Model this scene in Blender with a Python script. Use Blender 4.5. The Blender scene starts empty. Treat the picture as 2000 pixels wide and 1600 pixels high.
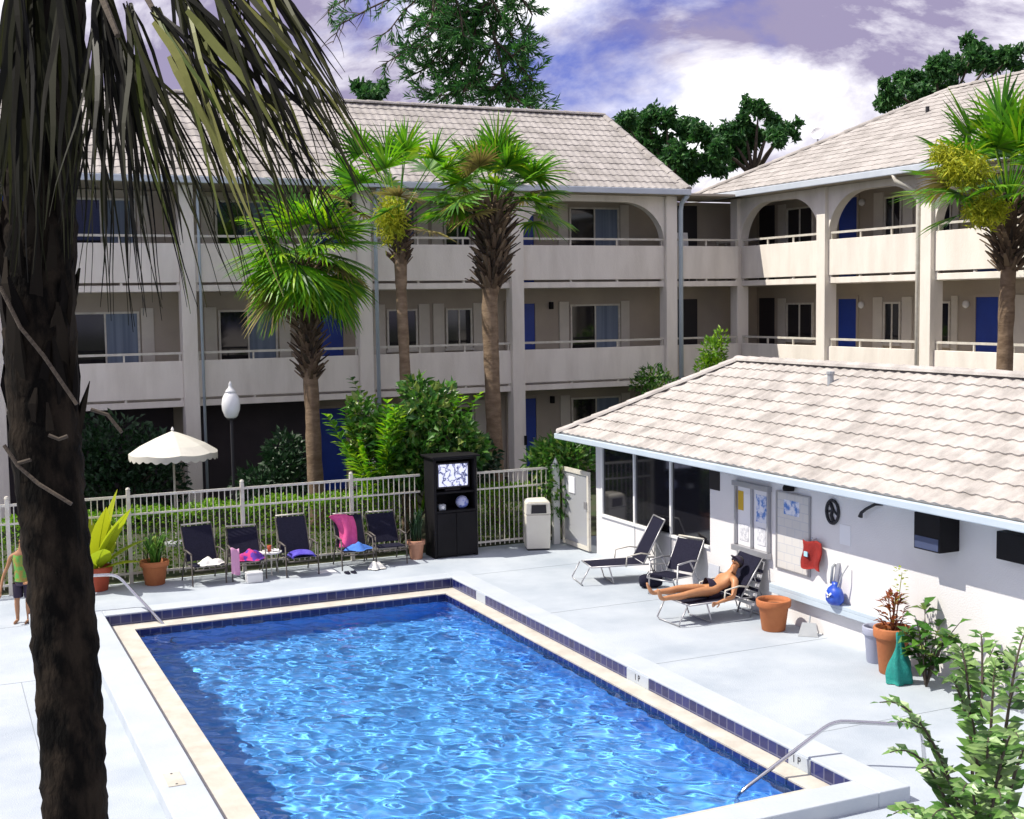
import bpy, bmesh, math, random
from mathutils import Vector, Matrix, noise
R_ = math.radians
rnd = random.Random(7)
S = bpy.context.scene
COL = S.collection

# ------------------------------------------------------------------ camera
F_PX, CAM_H = 2500.0, 4.8
PITCH, ROLL, YAW = math.atan(209 / 2500), R_(0.86), R_(24.5)
FW = Vector((math.sin(YAW) * math.cos(PITCH), math.cos(YAW) * math.cos(PITCH), -math.sin(PITCH)))
R0 = Vector((math.cos(YAW), -math.sin(YAW), 0))
U0 = R0.cross(FW)
RT = R0 * math.cos(ROLL) - U0 * math.sin(ROLL)
UP = U0 * math.cos(ROLL) + R0 * math.sin(ROLL)
CAM = Vector((0, 0, CAM_H))
cd = bpy.data.cameras.new('camera')
cam = bpy.data.objects.new('camera', cd)
COL.objects.link(cam)
cd.sensor_width = 36.0
cd.lens = 36.0 * F_PX / 2000.0
cd.clip_start, cd.clip_end = 0.05, 2000.0
m3 = Matrix((RT, UP, -FW)).transposed()
cam.matrix_world = Matrix.Translation(CAM) @ m3.to_4x4()
S.camera = cam

# ------------------------------------------------------------------ light
SUN_H = Vector((-0.94, 0.34, 0)).normalized()
SUN_EL = R_(55)
sun_dir = SUN_H * math.cos(SUN_EL) + Vector((0, 0, math.sin(SUN_EL)))
sl = bpy.data.lights.new('sun', 'SUN')
sl.energy, sl.angle, sl.color = 3.1, R_(0.5), (1.0, 0.94, 0.83)
sun = bpy.data.objects.new('sun', sl)
COL.objects.link(sun)
sun.rotation_euler = sun_dir.to_track_quat('Z', 'Y').to_euler()
sun.location = sun_dir * 40

W = bpy.data.worlds.new('World')
S.world = W
W.use_nodes = True
nt = W.node_tree
nt.nodes.clear()
def wn(t, **k):
    n = nt.nodes.new(t)
    for a, b in k.items(): setattr(n, a, b)
    return n
wl = nt.links.new
out = wn('ShaderNodeOutputWorld'); bg = wn('ShaderNodeBackground')
sky = wn('ShaderNodeTexSky', sky_type='NISHITA', sun_disc=False)
sky.sun_elevation = SUN_EL
sky.sun_rotation = math.atan2(SUN_H.x, SUN_H.y)
sky.air_density, sky.dust_density, sky.ozone_density = 1.0, 0.4, 3.0
tc = wn('ShaderNodeTexCoord')
mp = wn('ShaderNodeMapping'); mp.inputs['Location'].default_value = (0.55, 0.12, 0.3); mp.inputs['Rotation'].default_value = (0, 0, R_(14))
mp.inputs['Scale'].default_value = (1.0, 1.0, 1.7)
n1 = wn('ShaderNodeTexNoise'); n1.inputs['Scale'].default_value = 3.2
n1.inputs['Detail'].default_value = 9; n1.inputs['Roughness'].default_value = 0.56; n1.inputs['Distortion'].default_value = 0.25
r1 = wn('ShaderNodeValToRGB')
r1.color_ramp.elements[0].position, r1.color_ramp.elements[1].position = 0.375, 0.48
n2 = wn('ShaderNodeTexNoise'); n2.inputs['Distortion'].default_value = 0.5; n2.inputs['Scale'].default_value = 4.6; n2.inputs['Detail'].default_value = 13
n2.inputs['Roughness'].default_value = 0.62
r2 = wn('ShaderNodeValToRGB')
e = r2.color_ramp.elements
e[0].position, e[0].color = 0.43, (1.35, 1.2, 1.85, 1)
e[1].position, e[1].color = 0.60, (5.0, 4.95, 5.1, 1)
mx = wn('ShaderNodeMix', data_type='RGBA')
bl = wn('ShaderNodeMix', data_type='RGBA', blend_type='MULTIPLY')
bl.inputs[0].default_value = 1.0
bl.inputs[7].default_value = (0.15, 0.16, 0.42, 1)
wl(tc.outputs['Generated'], mp.inputs['Vector'])
wl(mp.outputs[0], n1.inputs['Vector']); wl(n1.outputs['Fac'], r1.inputs[0])
mp2 = wn('ShaderNodeMapping'); mp2.inputs['Location'].default_value = (3.1, 1.7, 0.4); mp2.inputs['Scale'].default_value = (1, 1, 1.8)
wl(tc.outputs['Generated'], mp2.inputs['Vector']); wl(mp2.outputs[0], n2.inputs['Vector']); wl(n2.outputs['Fac'], r2.inputs[0])
wl(sky.outputs[0], bl.inputs[6])
wl(r1.outputs[0], mx.inputs[0]); wl(bl.outputs[2], mx.inputs[6]); wl(r2.outputs[0], mx.inputs[7])
wl(mx.outputs[2], bg.inputs['Color'])
bg.inputs['Strength'].default_value = 0.15
wl(bg.outputs[0], out.inputs['Surface'])

vs = S.view_settings
vs.view_transform = 'Standard'; vs.look = 'None'; vs.exposure = 0.92; vs.gamma = 1.0
vs.use_curve_mapping = False
S.render.engine = 'CYCLES'
cy = S.cycles
cy.use_denoising = True
cy.max_bounces = 8; cy.transparent_max_bounces = 12; cy.diffuse_bounces = 4; cy.glossy_bounces = 4; cy.transmission_bounces = 6
cy.sample_clamp_indirect = 8.0
cy.caustics_reflective = False; cy.caustics_refractive = False

# ------------------------------------------------------------------ pixel <-> place (used to read positions off the photograph)
def ray(x, y): return FW + RT * ((x - 1000) / F_PX) - UP * ((y - 800) / F_PX)
def gz(x, y, z=0.0): d = ray(x, y); return CAM + d * ((z - CAM_H) / d.z)
def gy(x, y, c): d = ray(x, y); return CAM + d * (c / d.y)
def gx(x, y, c): d = ray(x, y); return CAM + d * (c / d.x)
def gd(x, y, D): return CAM + ray(x, y) * D

# ------------------------------------------------------------------ materials
def mat(name, col, rough=0.7, col2=None, scale=4.0, detail=5, bump=0.0, bscale=None, island=None, trans=0.0, metal=0.0, spec=0.5, lo=0.35, hi=0.65, stretch=None, coat=0.0):
    m = bpy.data.materials.new(name)
    m.use_nodes = True
    t = m.node_tree
    b = t.nodes['Principled BSDF']
    b.inputs['Roughness'].default_value = rough
    b.inputs['Metallic'].default_value = metal
    b.inputs['Specular IOR Level'].default_value = spec
    if coat: b.inputs['Coat Weight'].default_value = coat
    g = t.nodes.new('ShaderNodeNewGeometry')
    co = t.nodes.new('ShaderNodeTexCoord')
    vec = co.outputs['Object']
    if stretch:
        mpn = t.nodes.new('ShaderNodeMapping'); mpn.inputs['Scale'].default_value = stretch
        t.links.new(vec, mpn.inputs['Vector']); vec = mpn.outputs[0]
    colout = None
    if island:
        r = t.nodes.new('ShaderNodeValToRGB')
        el = r.color_ramp.elements
        while len(el) < len(island): el.new(0.5)
        for i, c in enumerate(island):
            el[i].position = i / max(1, len(island) - 1); el[i].color = (*c, 1)
        t.links.new(g.outputs['Random Per Island'], r.inputs[0]); colout = r.outputs[0]
    elif col2:
        n = t.nodes.new('ShaderNodeTexNoise'); n.inputs['Scale'].default_value = scale; n.inputs['Detail'].default_value = detail
        n.inputs['Roughness'].default_value = 0.6
        t.links.new(vec, n.inputs['Vector'])
        r = t.nodes.new('ShaderNodeValToRGB')
        r.color_ramp.elements[0].position, r.color_ramp.elements[1].position = lo, hi
        r.color_ramp.elements[0].color, r.color_ramp.elements[1].color = (*col, 1), (*col2, 1)
        t.links.new(n.outputs['Fac'], r.inputs[0]); colout = r.outputs[0]
    if colout: t.links.new(colout, b.inputs['Base Color'])
    else: b.inputs['Base Color'].default_value = (*col, 1)
    if bump:
        n = t.nodes.new('ShaderNodeTexNoise'); n.inputs['Scale'].default_value = bscale or scale * 6; n.inputs['Detail'].default_value = 4
        t.links.new(vec, n.inputs['Vector'])
        bp = t.nodes.new('ShaderNodeBump'); bp.inputs['Strength'].default_value = bump; bp.inputs['Distance'].default_value = 0.02
        t.links.new(n.outputs['Fac'], bp.inputs['Height']); t.links.new(bp.outputs[0], b.inputs['Normal'])
    if trans:
        tr = t.nodes.new('ShaderNodeBsdfTranslucent'); ms = t.nodes.new('ShaderNodeMixShader')
        ms.inputs[0].default_value = trans
        if colout: t.links.new(colout, tr.inputs['Color'])
        else: tr.inputs['Color'].default_value = (*col, 1)
        t.links.new(b.outputs[0], ms.inputs[1]); t.links.new(tr.outputs[0], ms.inputs[2])
        t.links.new(ms.outputs[0], t.nodes['Material Output'].inputs['Surface'])
    return m

M = {}
M['deck'] = mat('deck_paint', (0.34, 0.39, 0.45), 0.75, (0.45, 0.495, 0.545), 0.8, 14, 0.35, 60, lo=0.32, hi=0.62)
M['curb'] = mat('curb_paint', (0.42, 0.465, 0.515), 0.7, (0.48, 0.52, 0.56), 1.6, 12, 0.2, 30)
M['cream'] = mat('cream_coping', (0.58, 0.555, 0.49), 0.7, (0.46, 0.43, 0.37), 3.2, 14, 0.2, 30)
M['pool_blue'] = mat('pool_plaster', (0.105, 0.37, 0.82), 0.6, (0.13, 0.41, 0.86), 1.0, 4)
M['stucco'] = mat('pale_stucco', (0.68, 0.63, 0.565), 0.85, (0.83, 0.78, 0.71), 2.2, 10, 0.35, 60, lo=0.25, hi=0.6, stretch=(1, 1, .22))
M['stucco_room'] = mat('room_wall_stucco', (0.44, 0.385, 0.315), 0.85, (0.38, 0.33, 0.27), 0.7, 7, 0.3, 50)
M['white'] = mat('white_paint', (0.80, 0.80, 0.79), 0.55, (0.72, 0.72, 0.71), 1.5, 6, 0.15, 40)
M['white_wall'] = mat('white_wall', (0.74, 0.72, 0.71), 0.8, (0.69, 0.67, 0.67), 0.8, 8, 0.25, 50)
M['white_metal'] = mat('white_metal', (0.66, 0.64, 0.57), 0.45, (0.54, 0.50, 0.43), 6, 6)
M['trim'] = mat('pale_blue_trim', (0.50, 0.575, 0.64), 0.5, (0.44, 0.52, 0.59), 1.5, 5)
M['gutter'] = mat('gutter_paint', (0.55, 0.60, 0.66), 0.45, (0.48, 0.53, 0.60), 2, 5)
M['tile_roof'] = mat('roof_tile', (0.29, 0.268, 0.25), 0.9, (0.50, 0.468, 0.442), 2.6, 12, 0.5, 50, lo=0.3, hi=0.6)
M['tile_far'] = mat('weathered_roof_tile', (0.26, 0.24, 0.222), 0.9, (0.43, 0.402, 0.38), 1.7, 12, 0.45, 30, lo=0.3, hi=0.6)
M['door'] = mat('blue_door', (0.012, 0.05, 0.34), 0.4, (0.010, 0.04, 0.28), 2, 4)
M['dark_door'] = mat('dark_door', (0.020, 0.018, 0.024), 0.5)
M['glass'] = mat('dark_glass', (0.012, 0.012, 0.016), 0.06, spec=0.6)
M['curtain'] = mat('grey_blue_curtain', (0.20, 0.25, 0.33), 0.7, (0.13, 0.17, 0.24), 1.0, 3, stretch=(9, 9, 0.2))
M['screen'] = mat('black_screen', (0.010, 0.008, 0.012), 0.35)
M['shutter'] = mat('cream_shutter', (0.62, 0.58, 0.50), 0.7, (0.56, 0.52, 0.45), 2, 4)
M['shade_wall'] = mat('painted_wall_shade', (0.045, 0.036, 0.042), 0.8, (0.03, 0.025, 0.03), 1.2, 5)  # near-black colour standing in for deep shade under the lowest gallery
M['slate'] = mat('dark_gap', (0.02, 0.02, 0.025), 0.8)
M['navy_tile'] = None
M['black'] = mat('black_laminate', (0.008, 0.0075, 0.009), 0.6, (0.012, 0.011, 0.013), 2, 4, spec=0.15)
M['navy'] = mat('navy_mesh_fabric', (0.010, 0.010, 0.024), 0.8, (0.016, 0.016, 0.034), 40, 2, 0.3, 200, spec=0.15)
M['alu'] = mat('aluminium_tube', (0.40, 0.40, 0.42), 0.4, metal=0.6)
M['bronze'] = mat('dark_bronze_tube', (0.12, 0.105, 0.095), 0.5, (0.08, 0.07, 0.065), 8, 3, spec=0.3)
M['steel'] = mat('stainless_steel', (0.60, 0.60, 0.62), 0.2, metal=1.0)
M['terra'] = mat('terracotta', (0.46, 0.16, 0.055), 0.75, (0.38, 0.12, 0.04), 4, 6, 0.2, 30)
M['terra_red'] = mat('red_terracotta', (0.42, 0.07, 0.03), 0.7, (0.34, 0.06, 0.025), 5, 5)
M['terra_pale'] = mat('pale_terracotta', (0.52, 0.27, 0.17), 0.8, (0.44, 0.21, 0.13), 5, 6)
M['soil'] = mat('potting_soil', (0.03, 0.02, 0.012), 0.95, (0.06, 0.04, 0.025), 15, 5)
M['earth'] = mat('garden_soil', (0.05, 0.045, 0.025), 0.95, (0.03, 0.05, 0.015), 1.5, 8, 0.5, 20)
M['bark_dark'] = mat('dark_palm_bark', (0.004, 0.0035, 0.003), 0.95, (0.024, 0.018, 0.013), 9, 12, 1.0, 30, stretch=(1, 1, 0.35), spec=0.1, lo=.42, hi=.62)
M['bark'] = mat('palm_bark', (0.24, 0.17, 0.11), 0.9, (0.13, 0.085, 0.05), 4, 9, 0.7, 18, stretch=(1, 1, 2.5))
M['boot'] = mat('palm_boots', (0, 0, 0), 0.9, island=[(0.02, 0.014, 0.01), (0.08, 0.05, 0.03), (0.24, 0.17, 0.11), (0.035, 0.024, 0.016), (0.14, 0.09, 0.055)])
M['wood'] = mat('grey_branch', (0.05, 0.038, 0.028), 0.9, (0.09, 0.07, 0.05), 6, 6, 0.5, 30)
G1 = [(0.025, 0.11, 0.008), (0.08, 0.27, 0.008), (0.18, 0.44, 0.01), (0.04, 0.17, 0.01), (0.32, 0.48, 0.015)]
M['palm'] = mat('palm_leaf', (0, 0, 0), 0.45, island=G1, trans=0.45)
M['palm_b'] = mat('bright_palm_leaf', (0, 0, 0), 0.45, island=[(0.05, 0.20, 0.006), (0.17, 0.45, 0.008), (0.34, 0.55, 0.012), (0.03, 0.12, 0.008), (0.10, 0.34, 0.01)], trans=0.45)
M['dry_leaf'] = mat('dry_palm_leaf', (0, 0, 0), 0.7, island=[(0.22, 0.16, 0.06), (0.30, 0.26, 0.06), (0.14, 0.09, 0.04)], trans=0.3)
M['flower'] = mat('yellow_green_flower', (0, 0, 0), 0.7, island=[(0.36, 0.40, 0.015), (0.52, 0.52, 0.02), (0.22, 0.32, 0.015)], trans=0.3)
M['tree'] = mat('tree_leaf', (0, 0, 0), 0.6, island=[(0.016, 0.07, 0.02), (0.035, 0.14, 0.03), (0.07, 0.20, 0.035), (0.02, 0.09, 0.03)], trans=0.35)
M['pine'] = mat('pine_needle', (0, 0, 0), 0.6, island=[(0.015, 0.08, 0.022), (0.04, 0.17, 0.03), (0.08, 0.26, 0.04), (0.02, 0.11, 0.04)], trans=0.35)
M['bush'] = mat('bush_leaf', (0, 0, 0), 0.4, island=[(0.02, 0.09, 0.012), (0.05, 0.17, 0.015), (0.11, 0.26, 0.03), (0.025, 0.10, 0.02), (0.30, 0.38, 0.08)], trans=0.3)
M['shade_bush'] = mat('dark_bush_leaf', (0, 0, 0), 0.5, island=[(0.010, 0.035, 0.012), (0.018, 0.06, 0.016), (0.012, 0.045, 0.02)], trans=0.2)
M['hedge'] = mat('hedge_leaf', (0, 0, 0), 0.5, island=[(0.07, 0.22, 0.01), (0.18, 0.40, 0.012), (0.28, 0.48, 0.015), (0.04, 0.12, 0.01)], trans=0.35)
M['banana'] = mat('yellow_green_leaf', (0, 0, 0), 0.5, island=[(0.38, 0.48, 0.015), (0.45, 0.5, 0.02), (0.28, 0.42, 0.015)], trans=0.45)
M['shrub'] = mat('pale_green_leaf', (0, 0, 0), 0.38, island=[(0.05, 0.16, 0.02), (0.15, 0.30, 0.06), (0.28, 0.42, 0.15), (0.03, 0.09, 0.015), (0.08, 0.20, 0.03)], trans=0.2)
M['red_leaf'] = mat('red_croton_leaf', (0, 0, 0), 0.5, island=[(0.20, 0.035, 0.01), (0.30, 0.08, 0.015), (0.14, 0.02, 0.01), (0.34, 0.20, 0.03)], trans=0.25)
M['frond'] = mat('dry_shaded_frond', (0, 0, 0), 0.42, island=[(0.006, 0.006, 0.006), (0.010, 0.010, 0.008), (0.02, 0.022, 0.009), (0.008, 0.008, 0.008), (0.04, 0.045, 0.010), (0.010, 0.009, 0.008)], trans=0.08, spec=0.08)  # dry frond colour taken near black, the shaded copy of the blades
M['frond_lit'] = mat('lit_green_frond', (0, 0, 0), 0.35, island=[(0.16, 0.18, 0.03), (0.24, 0.24, 0.08), (0.07, 0.11, 0.015), (0.05, 0.055, 0.02)], trans=0.25, spec=0.2)  # lit copy of the blades, yellow-green highlights put into the colour
M['skin'] = mat('tanned_skin', (0.52, 0.25, 0.115), 0.45, (0.46, 0.21, 0.095), 6, 4)
M['skin_d'] = mat('brown_skin', (0.36, 0.18, 0.09), 0.5)
M['hair'] = mat('dark_hair', (0.012, 0.008, 0.007), 0.5)
M['trunks'] = mat('dark_swim_trunks', (0.02, 0.012, 0.035), 0.7)
M['canvas'] = mat('white_canvas', (0.80, 0.78, 0.70), 0.8, (0.74, 0.72, 0.65), 3, 4, trans=0.2)
M['pink'] = mat('pink_towel', (0.72, 0.10, 0.30), 0.9, (0.62, 0.07, 0.25), 8, 5, 0.5, 60)
M['blue_towel'] = mat('blue_towel', (0.06, 0.20, 0.62), 0.9, (0.05, 0.15, 0.5), 8, 5, 0.5, 60)
M['purple_towel'] = mat('purple_blue_towel', (0.05, 0.03, 0.36), 0.9, (0.12, 0.10, 0.55), 5, 3, 0.5, 60)
M['white_towel'] = mat('white_towel', (0.80, 0.79, 0.74), 0.9, (0.72, 0.71, 0.68), 8, 5, 0.5, 60)
M['red_towel'] = mat('red_towel', (0.28, 0.014, 0.010), 0.9, (0.20, 0.008, 0.006), 8, 5, 0.5, 60)
M['teal'] = mat('teal_cloth', (0.01, 0.26, 0.22), 0.8, (0.008, 0.18, 0.16), 7, 5, 0.5, 40)
M['blue_bag'] = mat('blue_plastic', (0.01, 0.05, 0.42), 0.35, (0.04, 0.12, 0.55), 9, 4)
M['paper'] = mat('white_paper', (0.78, 0.78, 0.80), 0.8)
M['grey'] = mat('grey_paint', (0.36, 0.38, 0.40), 0.6, (0.30, 0.32, 0.34), 4, 4)
M['tan'] = mat('beige_plastic', (0.72, 0.69, 0.60), 0.5, (0.68, 0.65, 0.56), 3, 4)
M['globe'] = mat('milky_glass_globe', (0.74, 0.75, 0.76), 0.25, (0.68, 0.69, 0.7), 3, 3)

def tile_mat(name, c1, c2, mortar, w, h, off=0.0, msize=0.012):
    m = bpy.data.materials.new(name); m.use_nodes = True
    t = m.node_tree; b = t.nodes['Principled BSDF']; b.inputs['Roughness'].default_value = 0.25
    co = t.nodes.new('ShaderNodeTexCoord'); sx = t.nodes.new('ShaderNodeSeparateXYZ'); ad = t.nodes.new('ShaderNodeMath'); ad.operation = 'ADD'
    cb = t.nodes.new('ShaderNodeCombineXYZ'); br = t.nodes.new('ShaderNodeTexBrick')
    br.offset = off; br.inputs['Scale'].default_value = 1.0; br.inputs['Mortar Size'].default_value = msize
    br.inputs['Brick Width'].default_value = w; br.inputs['Row Height'].default_value = h
    br.inputs['Color1'].default_value = (*c1, 1); br.inputs['Color2'].default_value = (*c2, 1); br.inputs['Mortar'].default_value = (*mortar, 1)
    t.links.new(co.outputs['Object'], sx.inputs[0]); t.links.new(sx.outputs[0], ad.inputs[0]); t.links.new(sx.outputs[1], ad.inputs[1])
    t.links.new(ad.outputs[0], cb.inputs[0]); t.links.new(sx.outputs[2], cb.inputs[1])
    t.links.new(cb.outputs[0], br.inputs['Vector']); t.links.new(br.outputs['Color'], b.inputs['Base Color'])
    return m
M['navy_tile'] = tile_mat('navy_pool_tile', (0.008, 0.012, 0.085), (0.012, 0.02, 0.14), (0.10, 0.11, 0.20), 0.155, 0.165, 0.0, 0.009)

# ------------------------------------------------------------------ objects
def top_loc(p):
    while p.parent: p = p.parent
    return p.location
def tag(o, label=None, cat=None, group=None, kind=None):
    for k, v in (('label', label), ('category', cat), ('group', group), ('kind', kind)):
        if v: o[k] = v
    return o
def thing(name, label, cat, loc=(0, 0, 0), rz=0.0, group=None):
    o = bpy.data.objects.new(name, None); COL.objects.link(o)
    o.empty_display_size = 0.2
    o.location = loc; o.rotation_euler = (0, 0, rz)
    return tag(o, label, cat, group)
def copy_tree(o, parent=None):
    c = o.copy(); COL.objects.link(c)
    if parent: c.parent = parent
    for ch in list(o.children): copy_tree(ch, c)
    return c

class MB:
    def __init__(s): s.v = []; s.f = []; s.mi = []; s.cm = 0
    def add(s, vs, fs):
        n = len(s.v); s.v += [Vector(p) for p in vs]
        for f in fs: s.f.append([i + n for i in f]); s.mi.append(s.cm)
        return s
    def box(s, x0, x1, y0, y1, z0, z1):
        if x0 > x1: x0, x1 = x1, x0
        if y0 > y1: y0, y1 = y1, y0
        return s.add([(x0, y0, z0), (x1, y0, z0), (x1, y1, z0), (x0, y1, z0), (x0, y0, z1), (x1, y0, z1), (x1, y1, z1), (x0, y1, z1)],
                     [(0, 3, 2, 1), (4, 5, 6, 7), (0, 1, 5, 4), (1, 2, 6, 5), (2, 3, 7, 6), (3, 0, 4, 7)])
    def slab(s, c, ax, ay, az):     # oriented box: centre and three half-axes
        c, ax, ay, az = map(Vector, (c, ax, ay, az))
        p = [c + ax * i + ay * j + az * k for k in (-1, 1) for i, j in ((-1, -1), (1, -1), (1, 1), (-1, 1))]
        return s.add(p, [(0, 3, 2, 1), (4, 5, 6, 7), (0, 1, 5, 4), (1, 2, 6, 5), (2, 3, 7, 6), (3, 0, 4, 7)])
    def tube(s, pts, r, n=8, cap=True):
        pts = [Vector(p) for p in pts]; k = len(pts)
        rr = r if isinstance(r, (list, tuple)) else [r] * k
        t0 = (pts[1] - pts[0]).normalized()
        a = t0.orthogonal().normalized(); rings = []
        for i in range(k):
            t = (pts[min(i + 1, k - 1)] - pts[max(i - 1, 0)])
            t = t.normalized() if t.length > 1e-9 else t0
            a = (a - t * a.dot(t)); a = a.normalized() if a.length > 1e-6 else t.orthogonal().normalized()
            b = t.cross(a)
            rings.append([pts[i] + (a * math.cos(2 * math.pi * j / n) + b * math.sin(2 * math.pi * j / n)) * rr[i] for j in range(n)])
        vs = [p for q in rings for p in q]; fs = []
        for i in range(k - 1):
            for j in range(n):
                fs.append((i * n + j, i * n + (j + 1) % n, (i + 1) * n + (j + 1) % n, (i + 1) * n + j))
        if cap: fs += [tuple(range(n))[::-1], tuple((k - 1) * n + j for j in range(n))]
        return s.add(vs, fs)
    def lathe(s, prof, c=(0, 0, 0), n=20, sx=1, sy=1):
        c = Vector(c); vs = []; fs = []
        for r, z in prof:
            for j in range(n):
                t = 2 * math.pi * j / n; vs.append(c + Vector((r * math.cos(t) * sx, r * math.sin(t) * sy, z)))
        for i in range(len(prof) - 1):
            for j in range(n): fs.append((i * n + j, i * n + (j + 1) % n, (i + 1) * n + (j + 1) % n, (i + 1) * n + j))
        if prof[0][0] > 1e-4: fs.append(tuple(range(n))[::-1])
        if prof[-1][0] > 1e-4: fs.append(tuple((len(prof) - 1) * n + j for j in range(n)))
        return s.add(vs, fs)
    def prism(s, poly, d):          # polygon (list of 3-d points) swept by vector d
        poly = [Vector(p) for p in poly]; d = Vector(d); n = len(poly)
        fs = [tuple(range(n)), tuple(range(2 * n - 1, n - 1, -1))]
        fs += [(i, i + n, (i + 1) % n + n, (i + 1) % n) for i in range(n)]
        return s.add(poly + [p + d for p in poly], fs)
    def strip(s, pts, ws, nrm=None):  # ribbon along pts, half widths ws
        pts = [Vector(p) for p in pts]; k = len(pts); vs = []; side = None
        for i in range(k):
            t = (pts[min(i + 1, k - 1)] - pts[max(i - 1, 0)]).normalized()
            q = t.cross(nrm if nrm is not None else Vector((0, 0, 1)))
            if q.length < 1e-4: q = side or t.orthogonal()
            q = q.normalized()
            if side and q.dot(side) < 0: q = -q
            side = q; vs += [pts[i] - q * ws[i], pts[i] + q * ws[i]]
        return s.add(vs, [(2 * i, 2 * i + 1, 2 * i + 3, 2 * i + 2) for i in range(k - 1)])
    def leaf(s, p, d, nrm, L, w, bend=0.0):
        p, d = Vector(p), Vector(d).normalized(); q = d.cross(nrm)
        q = q.normalized() if q.length > 1e-4 else d.orthogonal().normalized()
        u = q.cross(d); m = p + d * L * 0.45 + u * bend * L
        e = p + d * L
        return s.add([p, m - q * w + u * w * 0.35, e, m + q * w + u * w * 0.35, m], [(0, 1, 4), (1, 2, 4), (2, 3, 4), (3, 0, 4)])
    def build(s, name, m, parent=None, smooth=False, bevel=0.0, local=False):
        me = bpy.data.meshes.new(name)
        off = Vector((0, 0, 0))
        if parent and not local: off = Vector(top_loc(parent))
        me.from_pydata([tuple(p - off) for p in s.v], [], s.f)
        for x in (m if isinstance(m, (list, tuple)) else [m]): me.materials.append(x)
        me.polygons.foreach_set('material_index', s.mi)
        if smooth: me.polygons.foreach_set('use_smooth', [True] * len(me.polygons))
        me.update()
        o = bpy.data.objects.new(name, me); COL.objects.link(o)
        if parent: o.parent = parent
        if bevel:
            b = o.modifiers.new('bevel', 'BEVEL'); b.width = bevel; b.segments = 2; b.limit_method = 'ANGLE'; b.angle_limit = R_(40)
        return o
def cloth(fn, nu, nv, thick=0.012):
    """two-sided sheet from fn(u,v) -> point, given a real thickness"""
    b = MB(); P = [[Vector(fn(i / nu, j / nv)) for j in range(nv + 1)] for i in range(nu + 1)]
    N = [[None] * (nv + 1) for _ in range(nu + 1)]
    for i in range(nu + 1):
        for j in range(nv + 1):
            a = P[min(i + 1, nu)][j] - P[max(i - 1, 0)][j]; c = P[i][min(j + 1, nv)] - P[i][max(j - 1, 0)]
            n = a.cross(c); N[i][j] = n.normalized() if n.length > 1e-9 else Vector((0, 0, 1))
    vs = [P[i][j] for i in range(nu + 1) for j in range(nv + 1)] + [P[i][j] - N[i][j] * thick for i in range(nu + 1) for j in range(nv + 1)]
    k = (nu + 1) * (nv + 1); w = nv + 1; fs = []
    for i in range(nu):
        for j in range(nv):
            q = (i * w + j, (i + 1) * w + j, (i + 1) * w + j + 1, i * w + j + 1)
            fs += [q, tuple(x + k for x in q[::-1])]
    for i in range(nu):
        for j in (0, nv):
            a, c = i * w + j, (i + 1) * w + j; fs.append((a, c, c + k, a + k))
    for j in range(nv):
        for i in (0, nu):
            a, c = i * w + j, i * w + j + 1; fs.append((a, c, c + k, a + k))
    return b.add(vs, fs)
def rv(s=1.0): return Vector((rnd.uniform(-s, s), rnd.uniform(-s, s), rnd.uniform(-s, s)))
def unit():
    while True:
        v = rv()
        if 0.05 < v.length <= 1: return v.normalized()

# ================================================================== setting
LED, WAT = -0.02, -0.09           # gutter ledge and water level; curb top is +0.15
PX0, PX1, PY0, PY1 = 2.26, 7.95, 9.60, 20.0        # inner faces of the curb
WX0, WX1, WY0, WY1 = 2.64, 7.68, 9.98, 19.62       # water

def plate(name, polys, z, m, kind='structure'):
    b = MB()
    for p in polys:
        n = len(b.v); b.v += [Vector((x, y, z)) for x, y in p]; b.f.append(list(range(n, n + len(p)))); b.mi.append(0)
    o = b.build(name, m); return tag(o, kind=kind)
def rect(x0, x1, y0, y1): return [(x0, y0), (x1, y0), (x1, y1), (x0, y1)]
cx0, cx1, cy0, cy1 = 1.84, 8.33, 9.24, 20.4        # outside of the curb
# garden ground: one sheet to the horizon, with the pool cut out of it
plate('ground', [rect(-400, 400, 20.2, 600), rect(-400, 400, -200, 9.5), rect(-400, 2.0, 9.5, 20.2), rect(8.1, 400, 9.5, 20.2)], -0.03, M['earth'])
deck = plate('pool_deck', [rect(-14, cx0 + .1, -3, 22.95), rect(cx0 + .1, cx1 - .1, -3, cy0 + .1), rect(cx1 - .1, 15.9, -3, 22.95), rect(cx0 + .1, cx1 - .1, cy1 - .1, 22.95)], 0.0, M['deck'])
b = MB()
for y in (20.55, 17.4): b.box(-14, 1.2, y - .004, y + .004, .0008, .0022)
for y in (11.2, 14.35, 17.5, 20.65): b.box(cx1 + .02, 11.4, y - .004, y + .004, .0008, .0022)
for x in (-1.9, .9): b.box(x - .004, x + .004, -3, 17.39, .0008, .0022)
tag(b.build('deck_joints', mat('deck_joint', (.24, .27, .30), .9)), kind='structure')
# curb ring, raised 15 cm
b = MB()
b.box(cx0, PX0, cy0, cy1, -0.2, 0.15); b.box(PX1, cx1, cy0, cy1, -0.2, 0.15)
b.box(PX0, PX1, cy0, PY0, -0.2, 0.15); b.box(PX0, PX1, PY1, cy1, -0.2, 0.15)
o = b.build('pool_curb', M['curb'], bevel=0.012); tag(o, kind='structure')
b = MB(); b.box(1.22, cx0 - 0.003, 17.45, 20.9, -0.02, 0.146)
tag(b.build('pool_step', M['curb'], bevel=0.015), kind='structure')
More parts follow.
